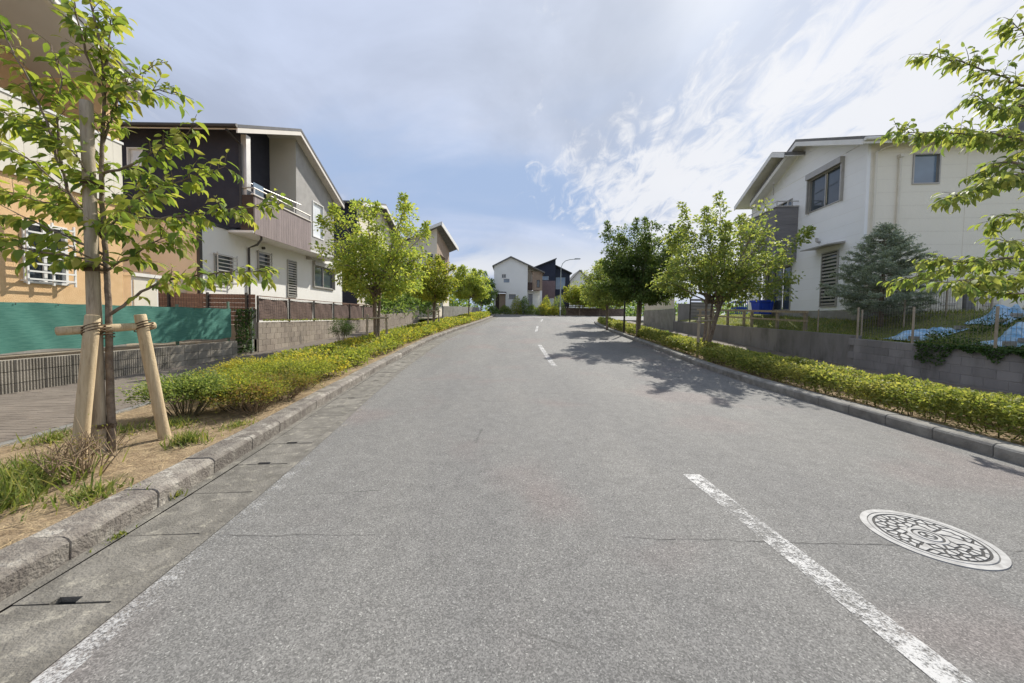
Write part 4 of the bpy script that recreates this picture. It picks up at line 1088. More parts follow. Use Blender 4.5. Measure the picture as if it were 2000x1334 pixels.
# ------------------------------------------------------------------ garden walls and fences
def block_mesh(mname, L=0.4, T=0.12, Hh=0.2, ribs=0, g=0.006):
    """block: x = 0 at the street face, depth to -T, length along +y, ribs raised on the face"""
    mb = MB(); b = 0.006
    x0, x1, y0, y1, z0, z1 = -T, 0.0, g / 2, L - g / 2, g / 2, Hh - g / 2
    mb.add([(x0, y0, z0), (x0, y1, z0), (x0, y1, z1), (x0, y0, z1), (x1 - b, y0, z0), (x1 - b, y1, z0), (x1 - b, y1, z1), (x1 - b, y0, z1),
            (x1, y0 + b, z0 + b), (x1, y1 - b, z0 + b), (x1, y1 - b, z1 - b), (x1, y0 + b, z1 - b)],
           [(0, 3, 2, 1), (0, 1, 5, 4), (1, 2, 6, 5), (2, 3, 7, 6), (3, 0, 4, 7), (4, 5, 9, 8), (5, 6, 10, 9), (6, 7, 11, 10), (7, 4, 8, 11), (8, 9, 10, 11)])
    if ribs:
        wd = (L - 0.02) / ribs
        for k in range(ribs):
            a = 0.01 + k * wd
            mb.prism([(0.0005, a + wd * 0.15, z0 + .003), (0.018, a + wd * 0.3, z0 + .003), (0.018, a + wd * 0.7, z0 + .003), (0.0005, a + wd * 0.85, z0 + .003)], (0, 0, z1 - z0 - .006))
    return mb.mesh('block', mname)


def face_matrix(p, d):
    """block frame: local y along d, local x to the street side given by d rotated -90 degrees"""
    a = math.atan2(-d.x, d.y)
    return Matrix.Translation(p) @ Matrix.Rotation(a, 4, 'Z')


def block_wall(root, A, B, ztop0, ztop1, zbase, mname, flip=False, L=0.4, Hh=0.2, ribs_until=None, ribs=0, core='dark_gap', T=0.12):
    A, B = Vector((*A, 0)), Vector((*B, 0)); d = (B - A).normalized(); tot = (B - A).length
    me = [block_mesh(mname, L, T, Hh, ribs), block_mesh(mname, L, T, Hh, 0), block_mesh(mname, L / 2, T, Hh, 0)]
    M0 = inv(root)
    nrow = 7
    for row in range(nrow):
        s = -(L / 2 if row % 2 and not ribs else 0)
        while s < tot - 0.02:
            ln = L
            ss = s
            if s < 0: ss, ln = 0.0, L / 2
            if s + L > tot + 0.02: ln = L / 2
            if ss + ln > tot + L / 2: break
            p = A + d * ss
            zt = ztop0 + (ztop1 - ztop0) * ss / tot
            zb = zt - (row + 1) * Hh
            if zb + Hh > zbase(p.y) - 0.02:
                m = me[2] if ln < L else (me[0] if ribs and (ribs_until is None or p.y < ribs_until) else me[1])
                if flip:
                    q = p + d * ln; Mx = Matrix.Translation((q.x, q.y, zb)) @ Matrix.Rotation(math.atan2(d.x, -d.y), 4, 'Z')
                else: Mx = Matrix.Translation((p.x, p.y, zb)) @ Matrix.Rotation(math.atan2(-d.x, d.y), 4, 'Z')
                link('block', m, root, M0 @ Mx)
            s += L
    # mortar core, set back from the block faces
    nrm = Vector((d.y, -d.x, 0)) * (-1 if flip else 1)
    a0, b0 = A - nrm * 0.008, B - nrm * 0.008; a1, b1 = A - nrm * (T - 0.01), B - nrm * (T - 0.01)
    z0 = -0.3
    mb = MB().add([a0 + ZH * z0, b0 + ZH * z0, b1 + ZH * z0, a1 + ZH * z0, a0 + ZH * (ztop0 - .008), b0 + ZH * (ztop1 - .008), b1 + ZH * (ztop1 - .008), a1 + ZH * (ztop0 - .008)],
                  [(0, 3, 2, 1), (4, 5, 6, 7), (0, 1, 5, 4), (1, 2, 6, 5), (2, 3, 7, 6), (3, 0, 4, 7)])
    mb.build('mortar', core, root, matrix=M0)


wl1 = thing('retaining_wall', 'low ribbed block retaining wall under the green screen', 'wall', (-8.36, 7.5, 0.1))
block_wall(wl1, (-8.34, 3.6), (-8.44, 11.0), 0.68, 0.66, lambda y: el(y) + 0.11, 'block_rib', ribs_until=8.7, ribs=9)

# green screen on its posts
scr = thing('screen_fence', 'green mesh privacy screen stretched along posts in front of the orange house', 'fence', (-8.45, 7.5, 0.66)); M = inv(scr)
sm = MB(); ys = frange(3.5, 10.92, 0.06); zs = frange(0, 1, 0.1); r = random.Random(9)
for y in ys:
    for t in zs:
        sag = 0.018 * math.sin(y * 2 * math.pi / 1.85) ** 2
        x = -8.47 - 0.013 * (y - 3.5) + 0.012 * math.sin(y * 3.4 + 2.0 * t) * (0.4 + t * (1 - t) * 3) + 0.008 * math.sin(y * 11 + t * 5)
        lo = 0.80 - 0.005 * (y - 3.5) + 0.02 * math.sin(y * 4.1); hi = 1.65 - sag * 0.7
        sm.v.append((x, y, lo + (hi - lo) * t))
n = len(zs)
for j in range(len(ys) - 1):
    for i in range(n - 1): k = j * n + i; sm.f.append((k, k + n, k + n + 1, k + 1))
sm.build('screen', 'screen_green', scr, smooth=True, matrix=M)
for y in (4.0, 5.75, 7.5, 9.25, 10.95):
    MB().box(-8.60 - 0.013 * (y - 3.5), -8.55 - 0.013 * (y - 3.5), y - 0.025, y + 0.025, 0.5, 1.72 if y < 10.5 else 1.86).build('post', 'post_green', scr, matrix=M)
mb = MB()
for z in (0.74, 1.18, 1.63): mb.tube([(-8.53, 3.5, z), (-8.63, 10.95, z)], 0.006, 5)
mb.build('wire', 'wire', scr, matrix=M)
tie = MB().tube([(0, 0, -0.012), (0.012, 0, 0), (0, 0, 0.012)], 0.006, 5).mesh('tie', 'dark_metal')
for y in frange(3.8, 10.8, 0.58): link('tie', tie, scr, M @ Matrix.Translation((-8.462 - 0.013 * (y - 3.5), y, 1.615)))

# gate and posts between the two gardens
gt = thing('garden_gate', 'narrow steel garden gate overgrown with ivy beside the green screen', 'gate', (-8.5, 11.4, 0.3)); M = inv(gt)
MB().box(-8.54, -8.47, 11.66, 11.73, 0.25, 1.72).build('post', 'galv', gt, matrix=M)
MB().box(-8.62, -8.50, 11.80, 11.92, 0.25, 1.66).build('post', 'dark_metal', gt, matrix=M)
g = MB()
for y in frange(11.05, 11.62, 0.095): g.box(-8.52, -8.505, y, y + 0.014, 0.42, 1.58)
g.build('gate_bars', 'dark_metal', gt, matrix=M)
g = MB(); g.box(-8.53, -8.50, 11.0, 11.65, 0.38, 0.42); g.box(-8.53, -8.50, 11.0, 11.65, 1.581, 1.62); g.build('gate_frame', 'dark_metal', gt, matrix=M)

# black and white house: block wall with brown fence on top
wl2 = thing('garden_wall', 'weathered beige block wall in front of the black and white house', 'wall', (-8.5, 12.0, 0.3))
block_wall(wl2, (-8.5, 12.0), (-8.5, 22.4), 1.22, 1.24, lambda y: el(y) + 0.11, 'block_beige', core='block_beige')
fn2 = thing('mesh_fence', 'brown netted fence with dark posts on the beige block wall', 'fence', (-8.55, 12.0, 1.24)); M = inv(fn2)
pys = frange(12.05, 22.3, 1.7)
r = random.Random(31)
for a, b in zip(pys, pys[1:]):
    nm = MB(); cols, rows = 14, 6
    ph = r.uniform(0, 6)
    for i in range(cols + 1):
        for j in range(rows + 1):
            y = a + 0.04 + (b - a - 0.08) * i / cols; z = 1.28 + 0.76 * j / rows
            if j == rows: z -= 0.03 * math.sin(math.pi * i / cols)
            nm.v.append((-8.575 + 0.02 * math.sin(i * 1.1 + ph) * math.sin(j * 0.9 + ph) + r.uniform(-.004, .004), y, z))
    for i in range(cols):
        for j in range(rows): k = i * (rows + 1) + j; nm.f.append((k, k + rows + 1, k + rows + 2, k + 1))
    nm.build('net', 'brown_net', fn2, smooth=True, matrix=M)
    wr = MB()
    for y in frange(a + 0.04, b - 0.04, 0.1): wr.box(-8.545, -8.541, y - 0.0025, y + 0.0025, 1.27, 2.06)
    for z in frange(1.30, 2.05, 0.1): wr.box(-8.540, -8.536, a + 0.03, b - 0.03, z - 0.0025, z + 0.0025)
    wr.build('wire_panel', 'dark_metal', fn2, matrix=M)
for y in pys: MB().box(-8.57, -8.52, y - 0.025, y + 0.025, 1.1, 2.09).build('post', 'dark_metal', fn2, matrix=M)
MB().box(-8.56, -8.52, 12.03, 22.3, 2.091, 2.12).build('top_rail', 'brown_board', fn2, matrix=M)
# boundary fence between the two plots
fn3 = thing('board_fence', 'low brown board fence between the orange and the black house', 'fence', (-10.6, 11.98, 1.1)); M = inv(fn3)
for q in range(7):
    z = 1.14 + q * 0.145
    bmh = MB().box(-12.9, -8.62, 12.03, 12.05, z, z + 0.14).build('board', 'brown_board', fn3, matrix=M)
for x in (-12.85, -11.5, -10.2, -8.9): MB().box(x, x + 0.06, 11.95, 12.01, 0.66, 2.2).build('post', 'dark_metal', fn3, matrix=M)
wr = MB()
for x in frange(-12.85, -8.65, 0.09): wr.box(x - .003, x + .003, 11.985, 11.99, 1.1, 2.15)
wr.build('wire_panel', 'dark_metal', fn3, matrix=M)
# walls farther up the left side
wl3 = thing('garden_wall', 'pale block wall behind the second and third left trees', 'wall', (-8.4, 23.0, 0.6))
block_wall(wl3, (-8.45, 22.45), (-7.75, 29.6), 1.55, 1.85, lambda y: el(y) + 0.1, 'block_beige', L=0.8, Hh=0.4, core='block_beige')
wl4 = thing('garden_wall', 'pale concrete wall behind the farthest left tree', 'wall', (-5.5, 38.0, 1.2))
block_wall(wl4, (-6.55, 34.0), (-4.3, 46.0), 2.5, 2.75, lambda y: el(y) + 0.1, 'concrete', L=1.2, Hh=0.5, core='concrete')
fr_ = thing('board_fence', 'small reddish board fence at the far end of the black and white house', 'fence', (-10.6, 23.4, 1.1)); M = inv(fr_)
for q in range(9): MB().box(-11.4 + q * 0.16, -11.26 + q * 0.16, 23.4, 23.43, 1.1, 2.25).build('board', 'brown_board', fr_, matrix=M)
MB().box(-11.42, -9.95, 23.44, 23.48, 1.9, 1.98).build('rail', 'brown_board', fr_, matrix=M)

# ------------------------------------------------------------------ right side: retaining walls, fences, yard things
wr1 = thing('retaining_wall', 'grey block retaining wall at right edge with ivy hanging over it', 'wall', (10.0, 8.0, 0.1))
block_wall(wr1, (9.95, 3.8), (10.14, 10.62), 0.88, 1.02, lambda y: el(y) + 0.11, 'retaining_grey', flip=True, T=0.15, core='retaining_grey')
wr2 = thing('retaining_wall', 'streaked grey concrete retaining wall behind the right hedge', 'wall', (10.4, 15.0, 0.2)); M = inv(wr2)
A, B = Vector((10.28, 10.70, 0)), Vector((10.98, 24.4, 0)); d = (B - A).normalized(); nrm = Vector((-d.y, d.x, 0)); npan = 8; tot = (B - A).length
for k in range(npan):
    a, b = A + d * (tot * k / npan + 0.005), A + d * (tot * (k + 1) / npan - 0.005)
    za, zb = 1.10 + 0.30 * k / npan, 1.10 + 0.30 * (k + 1) / npan
    mb = MB(); mb.add([a + nrm * 0 + ZH * -0.2, b + ZH * -0.2, b - nrm * 0.18 + ZH * -0.2, a - nrm * 0.18 + ZH * -0.2, a + ZH * za, b + ZH * zb, b - nrm * 0.18 + ZH * zb, a - nrm * 0.18 + ZH * za],
                      [(0, 3, 2, 1), (4, 5, 6, 7), (0, 1, 5, 4), (1, 2, 6, 5), (2, 3, 7, 6), (3, 0, 4, 7)])
    mb.build('panel', 'retaining_grey', wr2, matrix=M)
wr3 = thing('garden_wall', 'light grey wall topped with beige upright panels behind the right trees', 'wall', (11.1, 27.0, 0.7)); M = inv(wr3)
MB().prism([(11.0, 24.5, 0.3), (11.15, 24.5, 0.3), (11.5, 31, 0.3), (11.35, 31, 0.3)], (0, 0, 1.95)).build('base', 'concrete', wr3, matrix=M)
for k in range(12):
    y = 24.6 + k * 0.53; x = 11.04 + (y - 24.5) * 0.054
    MB().prism([(x, y, 2.27), (x + 0.05, y, 2.27), (x + 0.077, y + 0.5, 2.27), (x + 0.027, y + 0.5, 2.27)], (0, 0, 0.95)).build('panel', 'beige_panel', wr3, matrix=M)
MB().box(11.3, 13.5, 24.42, 24.5, 0.8, 2.6).build('end_wall', 'retaining_grey', wr3, matrix=M)
lv = thing('louver_fence', 'grey horizontal louver fence beside the beige panels', 'fence', (11.6, 22.6, 1.3)); M = inv(lv)
for q in range(7): MB().box(11.25, 12.9, 22.6, 22.63, 1.5 + q * 0.2, 1.62 + q * 0.2).build('slat', 'slate_siding', lv, matrix=M)
for x in (11.2, 12.9): MB().box(x, x + 0.06, 22.64, 22.7, 1.2, 2.95).build('post', 'dark_metal', lv, matrix=M)

# post and rail along the yard
pr = thing('rail_fence', 'weathered wooden post and rail fence along the yard with the blue box', 'fence', (11.2, 16.0, 1.2)); M = inv(pr)
for y in (13.2, 14.7, 16.4, 17.0, 18.4, 19.9, 21.4):
    x = 10.62 + (y - 10.7) * 0.051; z = bank(x + 0.1, y)
    MB().box(x, x + 0.09, y - 0.045, y + 0.045, z - 0.2, z + 0.78).build('post', 'fence_post', pr, matrix=M)
for zo, t in ((0.70, 0.09), (0.38, 0.07)):
    mb = MB()
    for a, b in ((13.0, 17.2), (17.2, 21.7)):
        xa, xb = 10.585 + (a - 10.7) * 0.051, 10.585 + (b - 10.7) * 0.051; za, zb = bank(xa + .1, a) + zo, bank(xb + .1, b) + zo
        shear_box(mb, [(xa, a, za), (xa + 0.03, a, za), (xb + 0.03, b, zb), (xb, b, zb)], t)
    mb.build('rail', 'stake_grey', pr, matrix=M)

# mesh fence on the near wall
fn4 = thing('mesh_fence', 'thin grey wire mesh fence standing on the grey block wall at right', 'fence', (10.1, 8.0, 0.95)); M = inv(fn4)
fx = lambda y: 10.03 + (y - 3.8) * 0.028
ft = lambda y: 0.88 + (y - 3.8) * 0.0205
pys = [4.3, 5.9, 7.5, 9.1, 10.6]
for y in pys: MB().tube([(fx(y), y, ft(y) - 0.3), (fx(y), y, ft(y) + 0.92)], 0.024, 8).build('post', 'fence_post', fn4, matrix=M)
for a, b in zip(pys, pys[1:]):
    wr = MB()
    for y in frange(a, b, 0.075): wr.box(fx(y) - .002, fx(y) + .002, y - .002, y + .002, ft(y) + 0.06, ft(y) + 0.88)
    for q in range(7):
        z = 0.08 + q * 0.13
        wr.add([(fx(a), a, ft(a) + z), (fx(b), b, ft(b) + z), (fx(b), b, ft(b) + z + .005), (fx(a), a, ft(a) + z + .005), (fx(a) + .004, a, ft(a) + z), (fx(b) + .004, b, ft(b) + z), (fx(b) + .004, b, ft(b) + z + .005), (fx(a) + .004, a, ft(a) + z + .005)],
               [(0, 1, 2, 3), (7, 6, 5, 4), (3, 2, 6, 7), (0, 4, 5, 1)])
    wr.build('wire_panel', 'wire', fn4, matrix=M)
# fence on the far side of the bank, beside the conifer
fn5 = thing('mesh_fence', 'dark wire fence with slim posts on the bank below the conifer', 'fence', (10.75, 11.4, 1.1)); M = inv(fn5)
for x, y in ((10.68, 10.95), (10.75, 12.6), (11.9, 10.9), (13.1, 10.85), (14.4, 10.8)):
    z = bank(x, y); MB().tube([(x, y, z - .2), (x, y, z + 0.85)], 0.022, 8).build('post', 'fence_post', fn5, matrix=M)
for (x0, y0), (x1, y1) in (((10.68, 10.95), (11.9, 10.9)), ((11.9, 10.9), (13.1, 10.85)), ((13.1, 10.85), (14.4, 10.8))):
    wr = MB(); n = 16
    for k in range(n + 1):
        x, y = x0 + (x1 - x0) * k / n, y0 + (y1 - y0) * k / n; z = bank(x, y); wr.box(x - .002, x + .002, y - .002, y + .002, z + .05, z + .82)
    for q in range(7):
        za, zb = bank(x0, y0) + .06 + q * .12, bank(x1, y1) + .06 + q * .12
        wr.tube([(x0, y0, za), (x1, y1, zb)], 0.0025, 4, False)
    wr.build('wire_panel', 'dark_metal', fn5, matrix=M)

# beige slatted gates in front of the cream wall
def slat_gate(x0, x1, y, z0, z1, label):
    t = thing('slatted_gate', label, 'gate', ((x0 + x1) / 2, y, z0), group='beige slatted gates by the cream wall'); M = inv(t)
    n = int((x1 - x0 - 0.08) / 0.075)
    me = MB().box(0, 0.05, 0, 0.02, z0 + 0.06, z1 - 0.06).mesh('slat', 'cream_board')
    for k in range(n): link('slat', me, t, M @ Matrix.Translation((x0 + 0.05 + k * 0.075, y - 0.01, 0)))
    f = MB(); f.box(x0, x1, y + 0.012, y + 0.04, z0, z0 + 0.06); f.box(x0, x1, y + 0.012, y + 0.04, z1 - 0.06, z1); f.box(x0, x0 + 0.05, y + 0.041, y + 0.07, z0, z1); f.box(x1 - 0.05, x1, y + 0.041, y + 0.07, z0, z1)
    f.build('gate_frame', 'beige_panel', t, matrix=M)
    MB().box((x0 + x1) / 2 - 0.25, (x0 + x1) / 2 + 0.25, y - 0.04, y - 0.012, z0 + 0.55, z0 + 0.64).build('handle', 'aluminium', t, matrix=M)


slat_gate(13.9, 15.0, 11.95, 1.55, 2.75, 'wider beige slatted gate right of the conifer')
slat_gate(15.42, 16.3, 11.95, 1.55, 2.75, 'narrower beige slatted gate under the near right branches')
MB_ = thing('gate_gap_block', 'dark grey block filling the gap between the two beige slatted gates', 'post', (15.2, 11.97, 1.5)); M = inv(MB_)
MB().box(15.06, 15.36, 11.93, 12.05, 1.4, 2.72).build('shaft', 'roof_grey', MB_, matrix=M)  # solid dark grey block filling the gap between the gates
MB().box(15.04, 15.38, 11.91, 12.07, 2.722, 2.77).build('cap', 'dark_metal', MB_, matrix=M)

# blue storage box and stacked blue crates
bx = thing('storage_box', 'bright blue plastic storage box in the yard beside the glass doors', 'box', (12.4, 17.9, 1.84)); M = inv(bx)
b = MB(); b.add([(12.12, 17.62, 1.84), (12.72, 17.62, 1.84), (12.72, 18.12, 1.84), (12.12, 18.12, 1.84), (12.06, 17.56, 2.42), (12.78, 17.56, 2.42), (12.78, 18.18, 2.42), (12.06, 18.18, 2.42)],
                 [(0, 3, 2, 1), (4, 5, 6, 7), (0, 1, 5, 4), (1, 2, 6, 5), (2, 3, 7, 6), (3, 0, 4, 7)]); b.build('bin', 'blue_plastic', bx, matrix=M)
MB().box(12.02, 12.82, 17.52, 18.22, 2.425, 2.52).build('lid', 'blue_plastic', bx, matrix=M)
for x in (12.2, 12.58): MB().box(x, x + 0.05, 17.53, 17.575, 1.9, 2.36).build('rib', 'blue_plastic', bx, matrix=M)
for k, (x, z, lab) in enumerate(((11.3, 1.82, 'blue plastic crate at left of the storage box'), (11.3, 2.14, 'blue plastic crate stacked on the left crate'))):
    c = thing('crate', lab, 'crate', (x, 17.9, z), group='blue crates in the right yard'); M = Matrix.Identity(4)
    f = MB(); f.box(-0.3, 0.3, -0.2, 0.2, 0.0, 0.03); f.box(-0.3, 0.3, -0.2, -0.18, 0.25, 0.31); f.box(-0.3, 0.3, 0.18, 0.2, 0.25, 0.31); f.box(-0.3, -0.28, -0.179, 0.179, 0.25, 0.31); f.box(0.28, 0.3, -0.179, 0.179, 0.25, 0.31)
    f.build('frame', 'blue_plastic', c)
    for q in range(7):
        xx = -0.3 + q * 0.095; MB().box(xx, xx + 0.03, -0.2, -0.18, 0.031, 0.249).build('slat', 'blue_plastic', c)


# tarpaulins spread over things behind the mesh fence
def tarp(cx, cy, lx, ly, h, seed, label):
    r = random.Random(seed); mb = MB(); nu, nv = 44, 26; z0 = bank(cx, cy)
    humps = [(r.uniform(-.7, .7), r.uniform(-.5, .5), r.uniform(0.18, 0.4), r.uniform(0.5, 1.0)) for _ in range(5)]
    folds = [(r.uniform(0, math.pi), r.uniform(9, 22), r.uniform(0, 6), r.uniform(0.010, 0.024)) for _ in range(5)]
    for j in range(nv + 1):
        for i in range(nu + 1):
            u, v = 2 * i / nu - 1, 2 * j / nv - 1
            eu = lx * (1 + 0.06 * math.sin(7 * v + seed)); ev = ly * (1 + 0.08 * math.sin(6 * u + seed * 2))
            z = sum(a_ * math.exp(-((u - p) ** 2 + (v - q) ** 2 * 0.7) / (w_ * w_)) for p, q, w_, a_ in humps) * h * 0.75
            z += sum(a_ * abs(math.sin((u * math.cos(t) * lx + v * math.sin(t) * ly) * f_ / 2 + ph)) for t, f_, ph, a_ in folds) * (0.5 + z / h)
            e = max(abs(u), abs(v)); z *= min(1, (1 - e) * 7 + 0.12)
            x, y = cx + u * eu, cy + v * ev
            mb.v.append((x + r.gauss(0, .004), y + r.gauss(0, .004), bank(x, y) + 0.035 + z + r.gauss(0, .003)))
    for j in range(nv):
        for i in range(nu): k = j * (nu + 1) + i; mb.f.append((k, k + 1, k + nu + 2, k + nu + 1))
    t = thing('tarpaulin', label, 'tarpaulin', (cx, cy, z0), group='blue tarpaulins behind the wire fence')
    mb.build('sheet', 'blue_sheet', t, matrix=inv(t))
    for sx, sy in ((-1, -1), (1, -1), (-0.2, -1)):
        bx_, by_ = cx + sx * lx * 0.85, cy + sy * ly * 0.8
        MB().box(bx_ - 0.1, bx_ + 0.1, by_ - 0.05, by_ + 0.05, bank(bx_, by_) + 0.06, bank(bx_, by_) + 0.16).build('weight_block', 'concrete', t, matrix=inv(t))


tarp(11.2, 9.75, 0.7, 0.38, 0.22, 1, 'pale blue tarpaulin spread under the conifer')
tarp(11.3, 8.1, 0.5, 0.35, 0.26, 2, 'blue tarpaulin at the right edge, nearer one')
tarp(12.7, 9.3, 0.5, 0.4, 0.26, 3, 'blue tarpaulin at the right edge, farther one')

# ------------------------------------------------------------------ street lamp and far walls
lp = thing('street_lamp', 'tall grey street lamp with curved arm at the top of the street', 'street lamp', (6.4, 48.0, el(48))); M = inv(lp)
MB().tube([(6.4, 48, el(48)), (6.4, 48, 3.2), (6.4, 48, 7.6)], [0.09, 0.085, 0.065], 10).build('pole', 'galv', lp, matrix=M)
MB().tube([(6.4, 48, 7.55), (6.42, 48, 8.2), (6.6, 48, 8.75), (7.0, 48, 9.12), (7.6, 48, 9.3), (8.2, 48, 9.36)], 0.045, 8).build('arm', 'galv', lp, matrix=M)
MB().prism([(8.15, 47.88, 9.32), (8.95, 47.88, 9.36), (8.95, 47.88, 9.46), (8.3, 47.88, 9.47), (8.15, 47.88, 9.42)], (0, 0.24, 0)).build('lamp_head', 'galv', lp, matrix=M)
MB().box(6.3, 6.5, 47.85, 47.9, 2.6, 3.0).build('number_plate', 'white_trim', lp, matrix=M)
fw_ = thing('garden_wall', 'brown stone wall below the navy house across the junction', 'wall', (10.5, 56.5, 1.8)); M = inv(fw_)
r = random.Random(17)
for row in range(3):
    x = 7.4 + (0.3 if row % 2 else 0)
    while x < 17:
        l = r.uniform(0.5, 0.8); MB().box(x, x + l - 0.02, 56.5 + r.uniform(-.03, .03), 56.8, 1.95 + row * 0.4, 2.34 + row * 0.4).build('stone', 'stone_wall', fw_, matrix=M); x += l
MB().box(7.4, 17.2, 56.62, 56.95, 1.6, 3.1).build('core', 'dark_gap', fw_, matrix=M)
ff = thing('rail_fence', 'low dark rail fence on the stone wall across the junction', 'fence', (11, 56.7, 3.15)); M = inv(ff)
for k in range(9): MB().box(7.6 + k * 1.15, 7.68 + k * 1.15, 56.66, 56.74, 3.0, 3.75).build('post', 'dark_brown', ff, matrix=M)
for z in (3.3, 3.6): MB().box(7.5, 17.0, 56.6, 56.65, z, z + 0.09).build('rail', 'dark_brown', ff, matrix=M)
fp = tag(ribbon(frange(49.0, 57.5, 0.5), lambda y: -14, lambda y: min(6.8, 3.2 + (y - 49) * 0.5), lambda y: el(y) + 0.12).build('footway_far', 'concrete'), kind='structure')
MB().prism([(-14, 49.0, el(49) - .1), (3.2, 49.0, el(49) - .1), (7.5, 57.5, el(57) - .1), (7.35, 57.6, el(57) - .1), (3.1, 49.15, el(49) - .1), (-14, 49.15, el(49) - .1)], (0, 0, 0.26)).build('kerb_edge', 'concrete', fp)

# ------------------------------------------------------------------ vegetation
def unit(a): return a / np.maximum(np.linalg.norm(a, axis=-1, keepdims=True), 1e-9)


def leaf_frames(D, rng, roll=0.5, upb=1.0):
    """orthonormal side and normal vectors for leaf directions D"""
    upv = np.tile(np.array([0, 0, 1.0]), (len(D), 1)) * upb + rng.normal(0, roll, D.shape)
    S = unit(np.cross(D, upv)); N = np.cross(S, D)
    return S, N


def leaf_cloud(Pt, D, L, wid, rng, roll=0.5, fold=0.12, upb=1.0):
    """small leaves: one folded diamond (quad) each"""
    n = len(Pt); S, N = leaf_frames(D, rng, roll, upb); L = L[:, None]
    V = np.empty((n, 4, 3))
    V[:, 0] = Pt; V[:, 2] = Pt + D * L - N * L * 0.08
    m = Pt + D * L * 0.45 + N * L * fold
    V[:, 1] = m - S * L * wid; V[:, 3] = m + S * L * wid
    return V.reshape(-1, 3), np.arange(4 * n).reshape(n, 4)


LEAF_V = np.array([(0, 0, 0), (0, .3, .0), (0, .65, -.025), (0, 1, -.13), (-.17, .18, .03), (-.235, .42, .045), (-.15, .74, .0), (.17, .18, .03), (.235, .42, .045), (.15, .74, .0)], float)
LEAF_T = np.array([(0, 1, 4), (4, 1, 5), (1, 2, 5), (5, 2, 6), (2, 3, 6), (0, 7, 1), (7, 8, 1), (1, 8, 2), (8, 9, 2), (2, 9, 3)])


